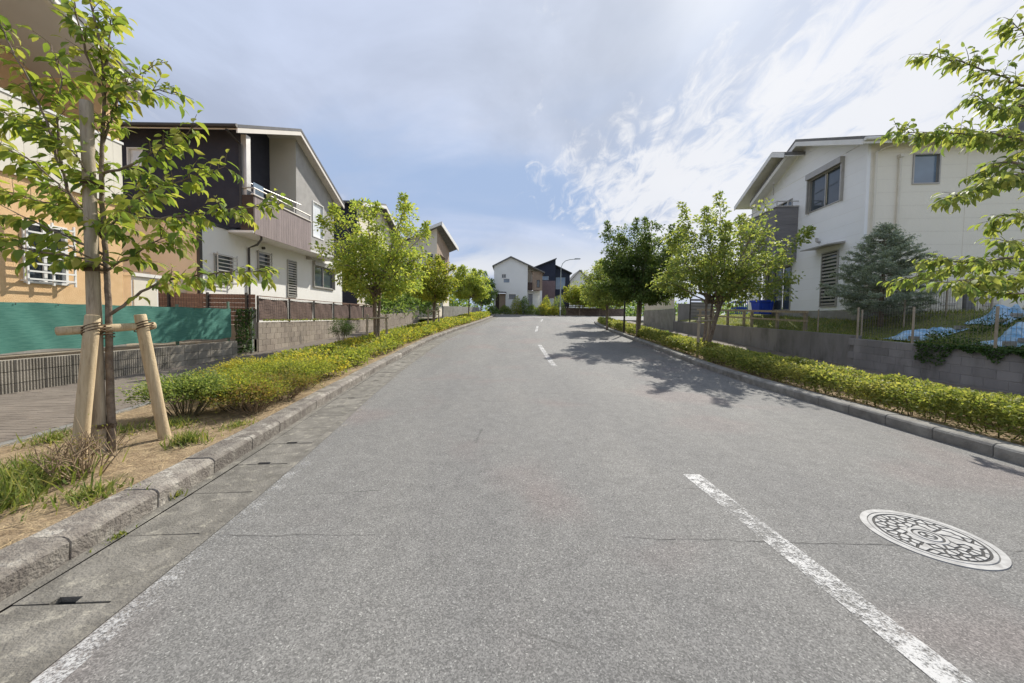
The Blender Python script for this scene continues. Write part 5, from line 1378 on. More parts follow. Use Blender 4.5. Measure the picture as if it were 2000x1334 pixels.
def big_leaf_tree(name, label, base, limbs, rads, group, n_parts, seed, dens=1.0, leaf_len=(0.085, 0.135), lm='leaf_cherry', extra_trunk=None):
    rng = np.random.default_rng(seed); rnd = random.Random(seed)
    t = thing(name, label, 'tree', base, group=group); M = inv(t)
    trunk = MB(); br = MB(); tw = MB()
    LP, LD, LL = [], [], []
    for li, path in enumerate(limbs):
        pts = [Vector(p) for p in path]
        # densify with a little wobble
        dense = []
        for a, b in zip(pts, pts[1:]):
            n = max(2, int((b - a).length / 0.06))
            for k in range(n): dense.append(a.lerp(b, k / n))
        dense.append(pts[-1])
        for _ in range(3): dense = [dense[0]] + [(dense[i - 1] + dense[i] * 2 + dense[i + 1]) / 4 for i in range(1, len(dense) - 1)] + [dense[-1]]
        n = len(dense); r0, r1 = rads[li]
        wb = 0.0012 if li == 0 else 0.006
        dense = [p + Vector((rnd.gauss(0, wb), rnd.gauss(0, wb), rnd.gauss(0, wb))) if 0 < i else p for i, p in enumerate(dense)]
        (trunk if li == 0 else br).tube(dense, [r0 + (r1 - r0) * (i / (n - 1)) ** 0.8 for i in range(n)], 9 if li == 0 else 6)
        start = 0.45 if li == 0 else 0.16
        i = int(n * start)
        while i < n:
            f = i / (n - 1)
            if li == 0 and f < 0.6 and rnd.random() < 0.6: i += 1; continue
            p = dense[i]; tan = (dense[min(i + 1, n - 1)] - dense[max(i - 1, 0)]).normalized()
            for _ in range(2 if rnd.random() < 0.5 * dens else 1):
                perp = Vector((rnd.gauss(0, 1), rnd.gauss(0, 1), rnd.gauss(0, 0.55))); perp = (perp - tan * perp.dot(tan)).normalized()
                d = (tan * rnd.uniform(0.45, 1.0) + perp * rnd.uniform(0.5, 0.95) + Vector((0, 0, 0.06))).normalized()
                ln = rnd.uniform(0.07, 0.24) * (1.0 if f < 0.75 else 0.8)
                tp = [p]; q = p.copy()
                for s in range(4):
                    q = q + d * ln / 4; d = (d + Vector((0, 0, -0.07)) + Vector((rnd.gauss(0, .06), rnd.gauss(0, .06), rnd.gauss(0, .04)))).normalized(); tp.append(q.copy())
                tw.tube(tp, [0.0035, 0.003, 0.0026, 0.0022, 0.0016], 4, False)
                nl = max(3, int(ln / 0.03)); sd_ = 1
                for s in range(nl):
                    u = (s + 1) / nl * 4 * 0.999; k = int(u); c = tp[k].lerp(tp[min(k + 1, 4)], u - k); tt = (tp[min(k + 1, 4)] - tp[k]).normalized() if k < 4 else d
                    side = tt.cross(ZH); side = side.normalized() if side.length > 0.05 else Vector((1, 0, 0))
                    ld = (tt * rnd.uniform(0.25, 0.8) + side * sd_ * rnd.uniform(0.4, 0.9) + Vector((0, 0, -rnd.uniform(0.3, 1.25)))).normalized()
                    if s == nl - 1: ld = (tt + Vector((0, 0, -0.5))).normalized()
                    LP.append(c + ld * 0.012); LD.append(ld); LL.append(rnd.uniform(*leaf_len) * (0.75 if s > nl - 2 else 1)); sd_ = -sd_
            i += 1 if rnd.random() < 0.55 * dens else 2
    if extra_trunk: extra_trunk(trunk)
    trunk.build('trunk', 'bark', t, smooth=True, matrix=M)
    br.build('branches', 'bark', t, smooth=True, matrix=M)
    tw.build('twigs', 'twig', t, smooth=True, matrix=M, kind='stuff')
    Pn = np.array([tuple(p) for p in LP]); D = np.array([tuple(p) for p in LD]); L = np.array(LL)
    S, N = leaf_frames(D, rng, 0.42)
    # the leaves that show largest become leaves of their own
    px = Pn[:, 0] / np.maximum(Pn[:, 1], 0.1); dist = np.linalg.norm(Pn - np.array([0, 0, 1.5]), axis=1)
    inview = (np.abs(px) < 1.42) & ((Pn[:, 2] - 1.5) / Pn[:, 1] < 0.9)
    score = np.where(inview, L / dist, 0)
    order = np.argsort(-score); part = order[:n_parts]; rest = order[n_parts:]
    lme = bpy.data.meshes.new('leaf'); lme.from_pydata([tuple(v) for v in LEAF_V], [], [tuple(f) for f in LEAF_T]); lme.update(); lme.materials.append(MATS[lm])
    lme.polygons.foreach_set('use_smooth', [True] * len(LEAF_T))
    for i in part:
        m = Matrix(((S[i, 0], D[i, 0], N[i, 0], Pn[i, 0]), (S[i, 1], D[i, 1], N[i, 1], Pn[i, 1]), (S[i, 2], D[i, 2], N[i, 2], Pn[i, 2]), (0, 0, 0, 1)))
        sx_, sz_ = rnd.uniform(0.8, 1.15), rnd.uniform(0.2, 3.2)
        link('leaf', lme, t, M @ m @ Matrix.Diagonal((float(L[i]) * sx_, float(L[i]), float(L[i]) * sz_, 1)))
    A = LEAF_V[None, :, :] * L[rest][:, None, None] * np.stack([rng.uniform(0.8, 1.15, len(rest)), np.ones(len(rest)), rng.uniform(0.2, 3.2, len(rest))], 1)[:, None, :]
    W = Pn[rest][:, None, :] + A[:, :, 0:1] * S[rest][:, None, :] + A[:, :, 1:2] * D[rest][:, None, :] + A[:, :, 2:3] * N[rest][:, None, :]
    T = (LEAF_T[None] + np.arange(len(rest))[:, None, None] * len(LEAF_V)).reshape(-1, 3)
    link('foliage', quads_mesh('foliage', W.reshape(-1, 3), T, lm, True), t, M, 'stuff')
    print(name, 'leaves', len(Pn))
    return t


LIMBS_L=[
    [(-3.97,3.52,0.53),(-3.97,3.52,1.04),(-3.96,3.52,1.47),(-3.97,3.52,1.90),(-4.00,3.54,2.24),(-4.03,3.55,2.55),(-4.04,3.56,2.89),(-4.04,3.58,3.20),(-4.03,3.60,3.60),(-4.06,3.62,4.06),(-4.17,3.64,4.46),(-4.26,3.66,4.87)],
    [(-3.94,3.52,1.48),(-3.66,3.60,1.74),(-3.53,3.64,1.83),(-3.06,3.70,1.92),(-2.57,3.75,1.95)],
    [(-3.98,3.52,1.90),(-3.80,3.50,1.98),(-3.42,3.45,2.18),(-3.16,3.40,2.25)],
    [(-3.99,3.54,2.24),(-3.99,3.60,2.46),(-3.78,3.80,2.47),(-3.25,3.95,2.61),(-2.55,4.00,2.72)],
    [(-4.00,3.54,2.34),(-3.88,3.70,2.67),(-3.55,3.80,2.84),(-3.09,3.90,3.07)],
    [(-4.03,3.56,2.85),(-3.77,3.60,2.96),(-3.43,3.62,3.18),(-3.15,3.65,3.36)],
    [(-4.04,3.58,3.15),(-3.95,3.70,3.79),(-3.69,3.75,4.00),(-3.60,3.80,4.09)],
    [(-3.96,3.68,3.73),(-3.65,3.65,3.71),(-3.29,3.60,3.65)],
    [(-4.03,3.60,3.60),(-4.05,3.50,3.87),(-4.04,3.40,4.17),(-4.02,3.35,4.45)],
    [(-4.03,3.60,3.80),(-4.07,3.70,4.21),(-4.19,3.80,4.64)],
    [(-4.00,3.54,2.20),(-4.27,3.50,2.60),(-4.29,3.45,2.87),(-4.32,3.40,3.18),(-4.42,3.35,3.54),(-4.52,3.30,3.86),(-4.69,3.30,4.22)],
    [(-4.29,3.45,2.87),(-4.38,3.50,3.35),(-4.38,3.55,3.76),(-4.54,3.60,4.08)],
    [(-4.00,3.54,2.34),(-4.48,3.60,2.71),(-4.84,3.65,3.02),(-5.27,3.70,3.19)],
    [(-4.00,3.54,2.05),(-4.11,3.40,2.16),(-4.31,3.30,2.28),(-4.53,3.20,2.43)],
    [(-4.00,3.54,2.00),(-4.15,3.35,2.01),(-4.34,3.25,2.04),(-4.64,3.20,2.12)],
    [(-4.00,3.54,2.30),(-4.52,3.75,2.55),(-5.14,3.90,2.69),(-5.66,4.00,2.83)],
    [(-3.97,3.52,1.94),(-3.96,3.35,2.01),(-3.96,3.20,2.08)],
    [(-4.00,3.54,2.30),(-3.61,3.30,2.34),(-3.30,3.15,2.43),(-3.07,3.05,2.47)],
    [(-4.02,3.55,2.64),(-4.04,3.40,2.88),(-4.14,3.30,3.11)],
    [(-4.32,3.40,3.18),(-4.73,3.50,3.29),(-5.16,3.60,3.54)],
]
LIMBS_R=[
    [(7.04,4.40,1.47),(6.94,4.40,2.22),(6.91,4.42,2.84),(6.91,4.45,3.59),(6.85,4.45,4.20),(6.80,4.50,5.08),(6.67,4.50,5.92)],
    [(6.91,4.45,3.59),(5.68,4.30,3.73),(5.02,4.25,3.70),(4.36,4.20,3.69)],
    [(6.86,4.45,4.08),(6.29,4.50,4.39),(5.61,4.50,4.65),(5.02,4.50,4.77)],
    [(6.83,4.45,4.32),(6.30,4.40,4.76),(5.88,4.40,5.11)],
    [(6.91,4.42,2.84),(5.87,4.20,3.26),(5.15,4.00,3.02),(4.68,3.95,2.83)],
    [(6.92,4.42,2.78),(6.60,4.60,2.89),(6.21,4.70,2.91),(6.29,4.80,2.77)],
    [(6.94,4.40,2.22),(6.50,4.60,2.37),(5.99,4.70,2.30),(5.51,4.80,2.34)],
    [(6.95,4.40,2.16),(6.02,4.20,2.03),(5.35,4.10,2.01),(4.77,4.00,1.95)],
    [(6.92,4.45,3.41),(6.40,4.60,3.90),(6.15,4.70,3.89),(5.87,4.75,4.04)],
    [(6.01,4.30,3.33),(5.88,4.30,3.45),(5.59,4.30,3.33)],
    [(6.94,4.40,2.19),(5.71,4.00,2.37),(5.28,3.90,2.40)],
    [(6.95,4.40,2.10),(6.75,4.70,1.89),(6.47,4.90,1.94)],
    [(6.82,4.45,4.50),(6.14,4.30,4.10),(5.59,4.20,3.95),(5.10,4.10,4.05)],
]
LIMBS_L[0] = [(-3.96, 3.52, 0.08)] + LIMBS_L[0]
LIMBS_R.append([(6.94, 4.40, 2.22), (6.75, 5.0, 2.38), (6.5, 5.6, 2.3), (6.3, 6.0, 2.15)])
LIMBS_R[0] = [(7.08, 4.40, 0.08), (7.06, 4.40, 0.8)] + LIMBS_R[0]
RL = [(0.036, 0.007)] + [(0.014, 0.003)] * (len(LIMBS_L) - 1); RL[1] = (0.016, 0.003); RL[10] = (0.018, 0.003)
big_leaf_tree('young_tree', 'young staked cherry tree with drooping bright leaves in the left foreground', (-3.96, 3.52, 0.12), LIMBS_L, RL, None, 300, 5, 1.35, (0.085, 0.145))
RR = [(0.075, 0.02)] + [(0.022, 0.003)] * (len(LIMBS_R) - 1)
big_leaf_tree('street_tree', 'near tree whose leafy branches reach in from the right edge', (7.08, 4.40, 0.12), LIMBS_R, RR, None, 300, 8, 1.9, (0.09, 0.14), 'leaf_right')


# support frame of the young tree
def wood_post(mb, a, b, r0, r1, n=7, seed=1):
    a, b = Vector(a), Vector(b); r = random.Random(seed); k = n
    pts = [a.lerp(b, i / k) for i in range(k + 1)]; rr = [(r0 + (r1 - r0) * i / k) * r.uniform(0.97, 1.03) for i in range(k + 1)]
    d = (b - a).normalized()
    pts += [b + d * 0.008]; rr += [rr[-1] * 0.86]
    return mb.tube(pts, rr, 14)


sf = thing('tree_support', 'round wooden stake frame with crossbar holding up the young left tree', 'tree stake', (-4.0, 3.45, 0.12)); M = inv(sf)
wood_post(MB(), (-4.06, 3.30, -0.1), (-3.93, 3.36, 1.46), 0.057, 0.051, seed=1).build('post', 'stake_wood', sf, smooth=True, matrix=M)
wood_post(MB(), (-3.75, 3.88, -0.1), (-3.86, 3.72, 1.47), 0.053, 0.048, seed=2).build('post', 'stake_wood', sf, smooth=True, matrix=M)
wood_post(MB(), (-4.07, 3.20, 1.32), (-3.83, 3.83, 1.36), 0.04, 0.038, seed=3).build('crossbar', 'stake_wood', sf, smooth=True, matrix=M)
wood_post(MB(), (-4.02, 3.46, -0.1), (-4.06, 3.47, 3.48), 0.054, 0.045, 16, seed=4).build('tall_pole', 'stake_grey', sf, smooth=True, matrix=M)


def rope(parent, M, c, r, n=4, h=0.05, tilt=0.0):
    mb = MB(); pts = []
    for i in range(n * 12 + 1):
        a = 2 * math.pi * i / 12; z = -h / 2 + h * i / (n * 12)
        pts.append((c[0] + r * math.cos(a), c[1] + r * math.sin(a), c[2] + z + tilt * math.cos(a)))
    mb.tube(pts, 0.006, 5); mb.build('rope_tie', 'rope', parent, smooth=True, matrix=M)


rope(sf, M, (-3.95, 3.38, 1.33), 0.076, 3, 0.08, 0.03); rope(sf, M, (-3.855, 3.75, 1.35), 0.072, 3, 0.08, 0.03)
rope(sf, M, (-4.0, 3.49, 1.30), 0.085, 4, 0.12, 0.02); rope(sf, M, (-4.02, 3.50, 0.38), 0.085, 3, 0.04); rope(sf, M, (-4.03, 3.49, 1.9), 0.08, 3, 0.04); rope(sf, M, (-4.05, 3.49, 2.72), 0.075, 3, 0.04)


def crown_tree(name, label, base, stems, centre, rad, n_limb, per_limb, cluster, leaf, lm, seed, group=None, spread=0.34, trunk_r=0.08, flat=0.62, low=-0.75, bark='bark', droop=0.35, wid=0.3, pexp=0.5, shoots=0.6):
    """tapered trunk(s), limbs to points through an uneven crown, twigs and leaf clumps at the ends"""
    rng = np.random.default_rng(seed); rnd = random.Random(seed)
    t = thing(name, label, 'tree', base, group=group); M = inv(t)
    B = Vector(base); C = Vector(centre); R = Vector(rad)
    trunk = MB(); br = MB()
    forks = []
    for (dx, dy, f) in stems:
        fork = B.lerp(Vector((C.x, C.y, C.z - R.z * 0.75)), f * 0.45) + Vector((dx, dy, 0)); fork.z = B.z + (C.z - R.z * 0.8 - B.z) * f
        p0 = B + Vector((dx * 0.3, dy * 0.3, -0.1))
        mid = p0.lerp(fork, 0.5) + Vector((rnd.gauss(0, .03), rnd.gauss(0, .03), 0))
        trunk.tube([p0, p0.lerp(mid, 0.25) , mid, fork], [trunk_r * 1.25, trunk_r, trunk_r * 0.88, trunk_r * 0.75], 9)
        forks.append(fork)
    CP, CR, CD = [], [], []
    ga = math.pi * (3 - math.sqrt(5))
    for i in range(n_limb):
        zz_ = low + (1 - low) * (i + 0.5) / n_limb * 0.98; rr = math.sqrt(max(0, 1 - zz_ * zz_)); a = ga * i + rnd.uniform(-0.4, 0.4)
        k = rnd.uniform(0.62, 1.08)
        tip = Vector((C.x + R.x * rr * math.cos(a) * k, C.y + R.y * rr * math.sin(a) * k, C.z + R.z * zz_ * (k if zz_ > 0 else 1)))
        fk = forks[i % len(forks)]
        ctrl = fk.lerp(tip, 0.45) + Vector((0, 0, 0.22 * (tip - fk).length * (0.5 if tip.z < C.z else 0.15)))
        pts = [fk * (1 - u) ** 2 + ctrl * 2 * u * (1 - u) + tip * u * u for u in [j / 7 for j in range(8)]]
        pts = [p + Vector((rnd.gauss(0, .03), rnd.gauss(0, .03), rnd.gauss(0, .02))) if 0 < j else p for j, p in enumerate(pts)]
        br.tube(pts, [trunk_r * 0.5 * (1 - j / 7) ** 1.1 + 0.008 for j in range(8)], 5, False)
        for j in range(per_limb):
            u = rnd.uniform(0.32, 1.0) ** 0.8; q = u * 7; kk = min(int(q), 6); p = pts[kk].lerp(pts[kk + 1], q - kk)
            out = (p - C); out.z *= 0.6
            d = Vector((rnd.gauss(0, 1), rnd.gauss(0, 1), rnd.gauss(0, 0.55))).normalized() + out.normalized() * 0.55
            e = p + d.normalized() * rnd.uniform(0.12, 0.5) * max(R) * 0.42
            m_ = p.lerp(e, 0.5) + Vector((0, 0, 0.03))
            br.tube([p, m_, e], [0.011, 0.008, 0.004], 4, False)
            CP.append(e); CR.append(spread * rnd.uniform(0.6, 1.25)); CD.append((e - p).normalized())
        CP.append(pts[-1]); CR.append(spread * 0.9); CD.append((pts[-1] - pts[-2]).normalized())
        if zz_ > 0.1 and rnd.random() < shoots:
            d = ((pts[-1] - C).normalized() * 0.5 + Vector((rnd.gauss(0, .2), rnd.gauss(0, .2), 0.9))).normalized(); ln = rnd.uniform(0.25, 0.75) * max(R) * 0.42
            e = pts[-1] + d * ln; br.tube([pts[-1], pts[-1].lerp(e, 0.5), e], [0.01, 0.007, 0.003], 4, False)
            for q in range(3): CP.append(pts[-1].lerp(e, (q + 1) / 3)); CR.append(spread * (0.62 - 0.13 * q)); CD.append(d)
    trunk.build('trunk', bark, t, smooth=True, matrix=M)
    br.build('branches', bark, t, smooth=True, matrix=M)
    nC = len(CP); cp = np.array([tuple(p) for p in CP]); cr_ = np.array(CR); cd = np.array([tuple(p) for p in CD])
    idx = np.repeat(np.arange(nC), cluster); n = len(idx)
    g = unit(rng.normal(0, 1, (n, 3))) * (rng.random((n, 1)) ** pexp); g[:, 2] *= flat
    Pn = cp[idx] + g * cr_[idx][:, None]
    D = unit(unit(g + 1e-6) * 0.7 + cd[idx] * 0.5 + rng.normal(0, 0.5, (n, 3)) + np.array([0, 0, -droop]))
    L = leaf * rng.uniform(0.65, 1.25, n)
    V, Q = leaf_cloud(Pn, D, L, wid, rng, 0.55)
    link('crown', quads_mesh('crown', V, Q, lm), t, M, 'stuff')
    return t


LT = None
z_ = lambda x, y: el(y) + 0.12
crown_tree('street_tree', 'bushy green tree with two leaning trunks in front of the black and white house', (-5.3, 14.0, z_(0, 14)), [(-0.12, 0.0, 1.0), (0.12, 0.1, 1.1), (0.0, -0.1, 0.95)], (-5.3, 14.0, 4.0), (1.95, 1.9, 2.1), 32, 8, 40, 0.13, 'leaf_left', 3, trunk_r=0.065, spread=0.36)
crown_tree('street_tree', 'yellowish tree between the two other left trees farther up', (-4.9, 22.3, z_(0, 22.3)), [(0, 0, 1.0), (0.1, 0.05, 1.05)], (-4.9, 22.3, 3.75), (1.6, 1.6, 1.55), 24, 7, 40, 0.145, 'leaf_yellowgreen', 4, trunk_r=0.06, spread=0.36)
crown_tree('street_tree', 'rounded green tree at the far end of the left kerb', (-4.15, 34.5, z_(0, 34.5)), [(0, 0, 1.0)], (-4.15, 34.5, 4.6), (1.85, 1.8, 1.7), 26, 9, 42, 0.17, 'leaf_left', 5, trunk_r=0.07, spread=0.42, low=-0.6)
crown_tree('street_tree', 'nearest full tree right of the road with sunlit spreading crown', (7.1, 13.2, z_(0, 13.2)), [(-0.28, 0.0, 1.0), (0.32, 0.05, 1.08), (0.02, 0.15, 1.0), (0.12, -0.12, 0.9)], (7.95, 13.5, 3.7), (2.2, 2.1, 2.0), 36, 8, 40, 0.125, 'leaf_right', 6, trunk_r=0.05, spread=0.37, low=-0.55)
crown_tree('street_tree', 'dense dark green tree second along the right kerb', (6.75, 19.2, z_(0, 19.2)), [(-0.06, 0.0, 1.0), (0.1, 0.05, 1.08)], (6.85, 19.2, 4.3), (2.3, 2.1, 2.3), 46, 11, 54, 0.13, 'leaf_deep', 7, trunk_r=0.09, spread=0.38, low=-0.7)
crown_tree('street_tree', 'smaller green tree third along the right kerb', (6.75, 25.4, z_(0, 25.4)), [(0, 0, 1.0)], (6.6, 25.4, 3.9), (1.75, 1.7, 1.9), 26, 8, 40, 0.155, 'leaf_right', 8, trunk_r=0.08, spread=0.42, low=-0.6)
crown_tree('street_tree', 'farthest dark tree on the right kerb near the junction', (8.9, 33.4, z_(0, 33.4)), [(0, 0, 1.0)], (8.9, 33.4, 4.6), (1.9, 1.9, 1.9), 24, 9, 36, 0.16, 'leaf_dark', 9, trunk_r=0.09, spread=0.46)
crown_tree('garden_tree', 'dark tree behind the farthest left tree beside the pale grey house', (-4.2, 47.5, el(47.5)), [(0, 0, 1.0)], (-4.2, 50.5, 5.4), (2.0, 2.0, 2.4), 24, 9, 40, 0.2, 'leaf_dark', 10, trunk_r=0.1, spread=0.55)
crown_tree('garden_tree', 'light green tree right of the street lamp across the junction', (10.2, 54.5, el(54)), [(0, 0, 0.8)], (10.4, 54.6, 5.2), (2.6, 2.0, 1.7), 26, 9, 44, 0.2, 'leaf_yellowgreen', 11, trunk_r=0.09, spread=0.55)
crown_tree('garden_tree', 'light green tree beside the third right tree across the junction', (13.4, 55.2, el(54)), [(0, 0, 0.8)], (13.6, 55.2, 5.0), (2.4, 2.0, 1.8), 22, 9, 44, 0.2, 'leaf_left', 12, trunk_r=0.09, spread=0.55)


# stakes of the other trees
def two_stake(label, x, y, dx, h, dy=0.0, m='stake_grey'):
    t = thing('tree_support', label, 'tree stake', (x, y, z_(x, y))); M = inv(t)
    z = z_(x, y)
    wood_post(MB(), (x - dx, y - dy, z - .1), (x - dx * 0.9, y - dy, z + h), 0.05, 0.045, 4).build('post', m, t, smooth=True, matrix=M)
    wood_post(MB(), (x + dx, y + dy, z - .1), (x + dx * 0.9, y + dy, z + h), 0.05, 0.045, 4, 2).build('post', m, t, smooth=True, matrix=M)
    wood_post(MB(), (x - dx * 1.3, y - 0.1 - dy, z + h - 0.15), (x + dx * 1.3, y - 0.1 + dy, z + h - 0.12), 0.035, 0.033, 4, 3).build('crossbar', m, t, smooth=True, matrix=M)


two_stake('brown stake frame round the bushy tree before the black and white house', -5.2, 13.8, 0.3, 1.25, 0.25)
two_stake('brown stake frame of the yellowish left tree', -4.85, 22.1, 0.3, 1.3, 0.2)
two_stake('grey wooden stake frame beside the nearest full right tree', 6.95, 13.0, 0.33, 1.35, 0.25)
tp = thing('sign_post', 'slim dark post between the second and third right trees', 'post', (6.75, 21.6, z_(0, 21.6)))
MB().tube([(0, 0, -0.1), (0, 0, 2.3)], 0.055, 10).build('shaft', 'dark_metal', tp, smooth=True)
MB().tube([(0, 0, 2.301), (0, 0, 2.36)], [0.06, 0.03], 10).build('cap', 'dark_metal', tp, smooth=True)


# conifer on the bank
def conifer(label, base, h, rad, seed):
    rng = np.random.default_rng(seed); rnd = random.Random(seed)
    t = thing('conifer', label, 'tree', base); M = inv(t); B = Vector(base)
    MB().tube([B + Vector((0, 0, -.1)), B + Vector((0.02, 0, h * 0.5)), B + Vector((0, 0, h * 0.97))], [0.075, 0.045, 0.008], 8).build('trunk', 'bark', t, smooth=True, matrix=M)
    br = MB(); Ps, Ds = [], []
    for k in range(150):
        f = (k + rnd.random()) / 150; z = 0.35 + (h - 0.4) * f
        R = rad * (min(1.0, 0.62 + f * 1.6) if f < 0.25 else (1.02 - ((f - 0.25) / 0.75) ** 1.15 * 0.97))
        a = k * 2.4 + rnd.uniform(-.5, .5); ln = R * rnd.uniform(0.7, 1.12) + 0.05
        out = Vector((math.cos(a), math.sin(a), 0)); p = B + Vector((0, 0, z)); sag = rnd.uniform(-0.12, 0.28) + 0.25 * f
        e = p + out * ln + Vector((0, 0, ln * sag)); m_ = p.lerp(e, 0.55) + Vector((rnd.gauss(0, .04), rnd.gauss(0, .04), -0.06 * ln))
        br.tube([p, m_, e], [0.013, 0.008, 0.003], 4, False)
        side = out.cross(ZH)
        n = max(3, int(ln / 0.075))
        for s in range(n):
            u = 0.25 + 0.75 * (s + rnd.random()) / n; q = (p.lerp(m_, u * 2) if u < 0.5 else m_.lerp(e, u * 2 - 1))
            for j in range(3):
                dd = (out * rnd.uniform(0.1, 0.9) + side * rnd.uniform(-1, 1) + Vector((0, 0, rnd.uniform(-0.25, 0.45)))).normalized(); l2 = rnd.uniform(0.08, 0.24)
                for w_ in range(14):
                    v = rnd.random(); Ps.append(q + dd * l2 * v + Vector((rnd.gauss(0, .018), rnd.gauss(0, .018), rnd.gauss(0, .014)))); Ds.append((dd * 0.8 + Vector((rnd.gauss(0, .5), rnd.gauss(0, .5), rnd.gauss(0, .45)))).normalized())
    br.build('branches', 'bark', t, smooth=True, matrix=M)
    Pn = np.array([tuple(p) for p in Ps]); D = np.array([tuple(p) for p in Ds])
    V, Q = leaf_cloud(Pn, D, rng.uniform(0.035, 0.07, len(Pn)), 0.19, rng, 0.9)
    link('crown', quads_mesh('crown', V, Q, 'leaf_conifer'), t, M, 'stuff')
    print('conifer', len(Pn))


conifer('bluish conifer on the bank in front of the cream wall', (11.9, 11.6, 1.42), 3.2, 1.35, 21)


# ------------------------------------------------------------------ hedges and shrubs
def bumpy(P, rng_seed, f=2.2):
    r = np.random.default_rng(rng_seed); ph = r.uniform(0, 6, (6, 3)); w_ = r.normal(0, 1, (6, 3)) * f
    v = np.zeros(len(P))
    for k in range(6): v += np.sin(P @ w_[k] + ph[k, 0])
    return v / 6


def hedge(name, label, ys, fx0, fx1, hgt, dens0, leaf0, lm, seed, ragged=0.5, group=None, stem='twig', cat='hedge', base=None, side_open=0.2, gaps=0.6):
    """clipped row along the road: leaves through a shell with bumps, thinner low down where stems show"""
    rng = np.random.default_rng(seed); y0, y1 = ys
    t = thing(name, label, cat, base or ((fx0(y0) + fx1(y0)) / 2, y0, z_(0, y0)), group=group); M = inv(t)
    Vs, Qs, off = [], [], 0
    st = MB(); rnd = random.Random(seed)
    step = 0.5; y = y0
    while y < y1 - 1e-3:
        ya, yb = y, min(y1, y + step); dist = max(2.5, math.hypot((ya + yb) / 2, fx0(ya)))
        leaf = leaf0 * max(1.0, (dist / 5.5) ** 0.72); n = int(dens0 * (yb - ya) * (leaf0 / leaf) ** 2)
        u = rng.random(n); v = rng.random(n); yy = ya + (yb - ya) * rng.random(n)
        ang = v * math.pi                                     # 0 = front foot, pi = back foot
        # rounded-box cross section
        cx_ = np.cos(ang); sz = np.sin(ang); e = 0.45
        bx_ = np.sign(cx_) * np.abs(cx_) ** e; bz_ = np.abs(sz) ** e
        dep = 1 - 0.42 * rng.random(n) ** 1.6
        xm = np.array([(fx0(q) + fx1(q)) / 2 for q in (ya, yb)]).mean(); hw = np.array([(fx1(q) - fx0(q)) / 2 for q in (ya, yb)]).mean()
        P0 = np.stack([xm + bx_ * hw, yy, bz_ * hgt], 1)
        bump = 1 + ragged * 0.22 * bumpy(P0, seed + 1, 3.0) + ragged * 0.12 * bumpy(P0, seed + 2, 9.0)
        hz = np.maximum(0.03, bz_ * hgt * dep * bump)
        keep = rng.random(n) < np.clip(side_open + hz / hgt * 1.6, 0, 1)
        keep &= rng.random(n) < np.clip(0.75 + gaps * bumpy(P0 * np.array([1, 1, 0.3]), seed + 5, 2.6) * 2.0, 0.12, 1)
        Pn = np.stack([xm + bx_ * hw * dep * (0.85 + 0.15 * bump), yy, hz + np.interp(yy, [ya, yb], [z_(0, ya), z_(0, yb)])], 1)[keep]
        out = np.stack([bx_ * (0.5 + 0.5 * (1 - bz_)), rng.normal(0, 0.45, n), bz_ * 0.9 + 0.15], 1)[keep]
        D = unit(out * 0.35 + rng.normal(0, 0.55, Pn.shape) * np.array([1, 1, 0.6]))
        V, Q = leaf_cloud(Pn, D, leaf * rng.uniform(0.45, 1.45, len(Pn)), 0.26, rng, 0.7)
        Vs.append(V); Qs.append(Q + off); off += len(V)
        if dist < 16:
            for _ in range(int(26 * (yb - ya))):
                x = xm + rnd.uniform(-0.85, 0.85) * hw; yv = rnd.uniform(ya, yb); zb = z_(0, yv)
                st.tube([(x, yv, zb - .02), (x + rnd.gauss(0, .05), yv + rnd.gauss(0, .05), zb + hgt * 0.45), (x + rnd.gauss(0, .12), yv + rnd.gauss(0, .12), zb + hgt * rnd.uniform(0.7, 0.95))], [0.007, 0.005, 0.002], 4, False)
        y = yb
    V = np.concatenate(Vs); Q = np.concatenate(Qs)
    link('foliage', quads_mesh('foliage', V, Q, lm), t, M, 'stuff')
    if st.v: st.build('stems', stem, t, matrix=M, kind='stuff')
    print(name, 'leaves', len(Q))
    return t


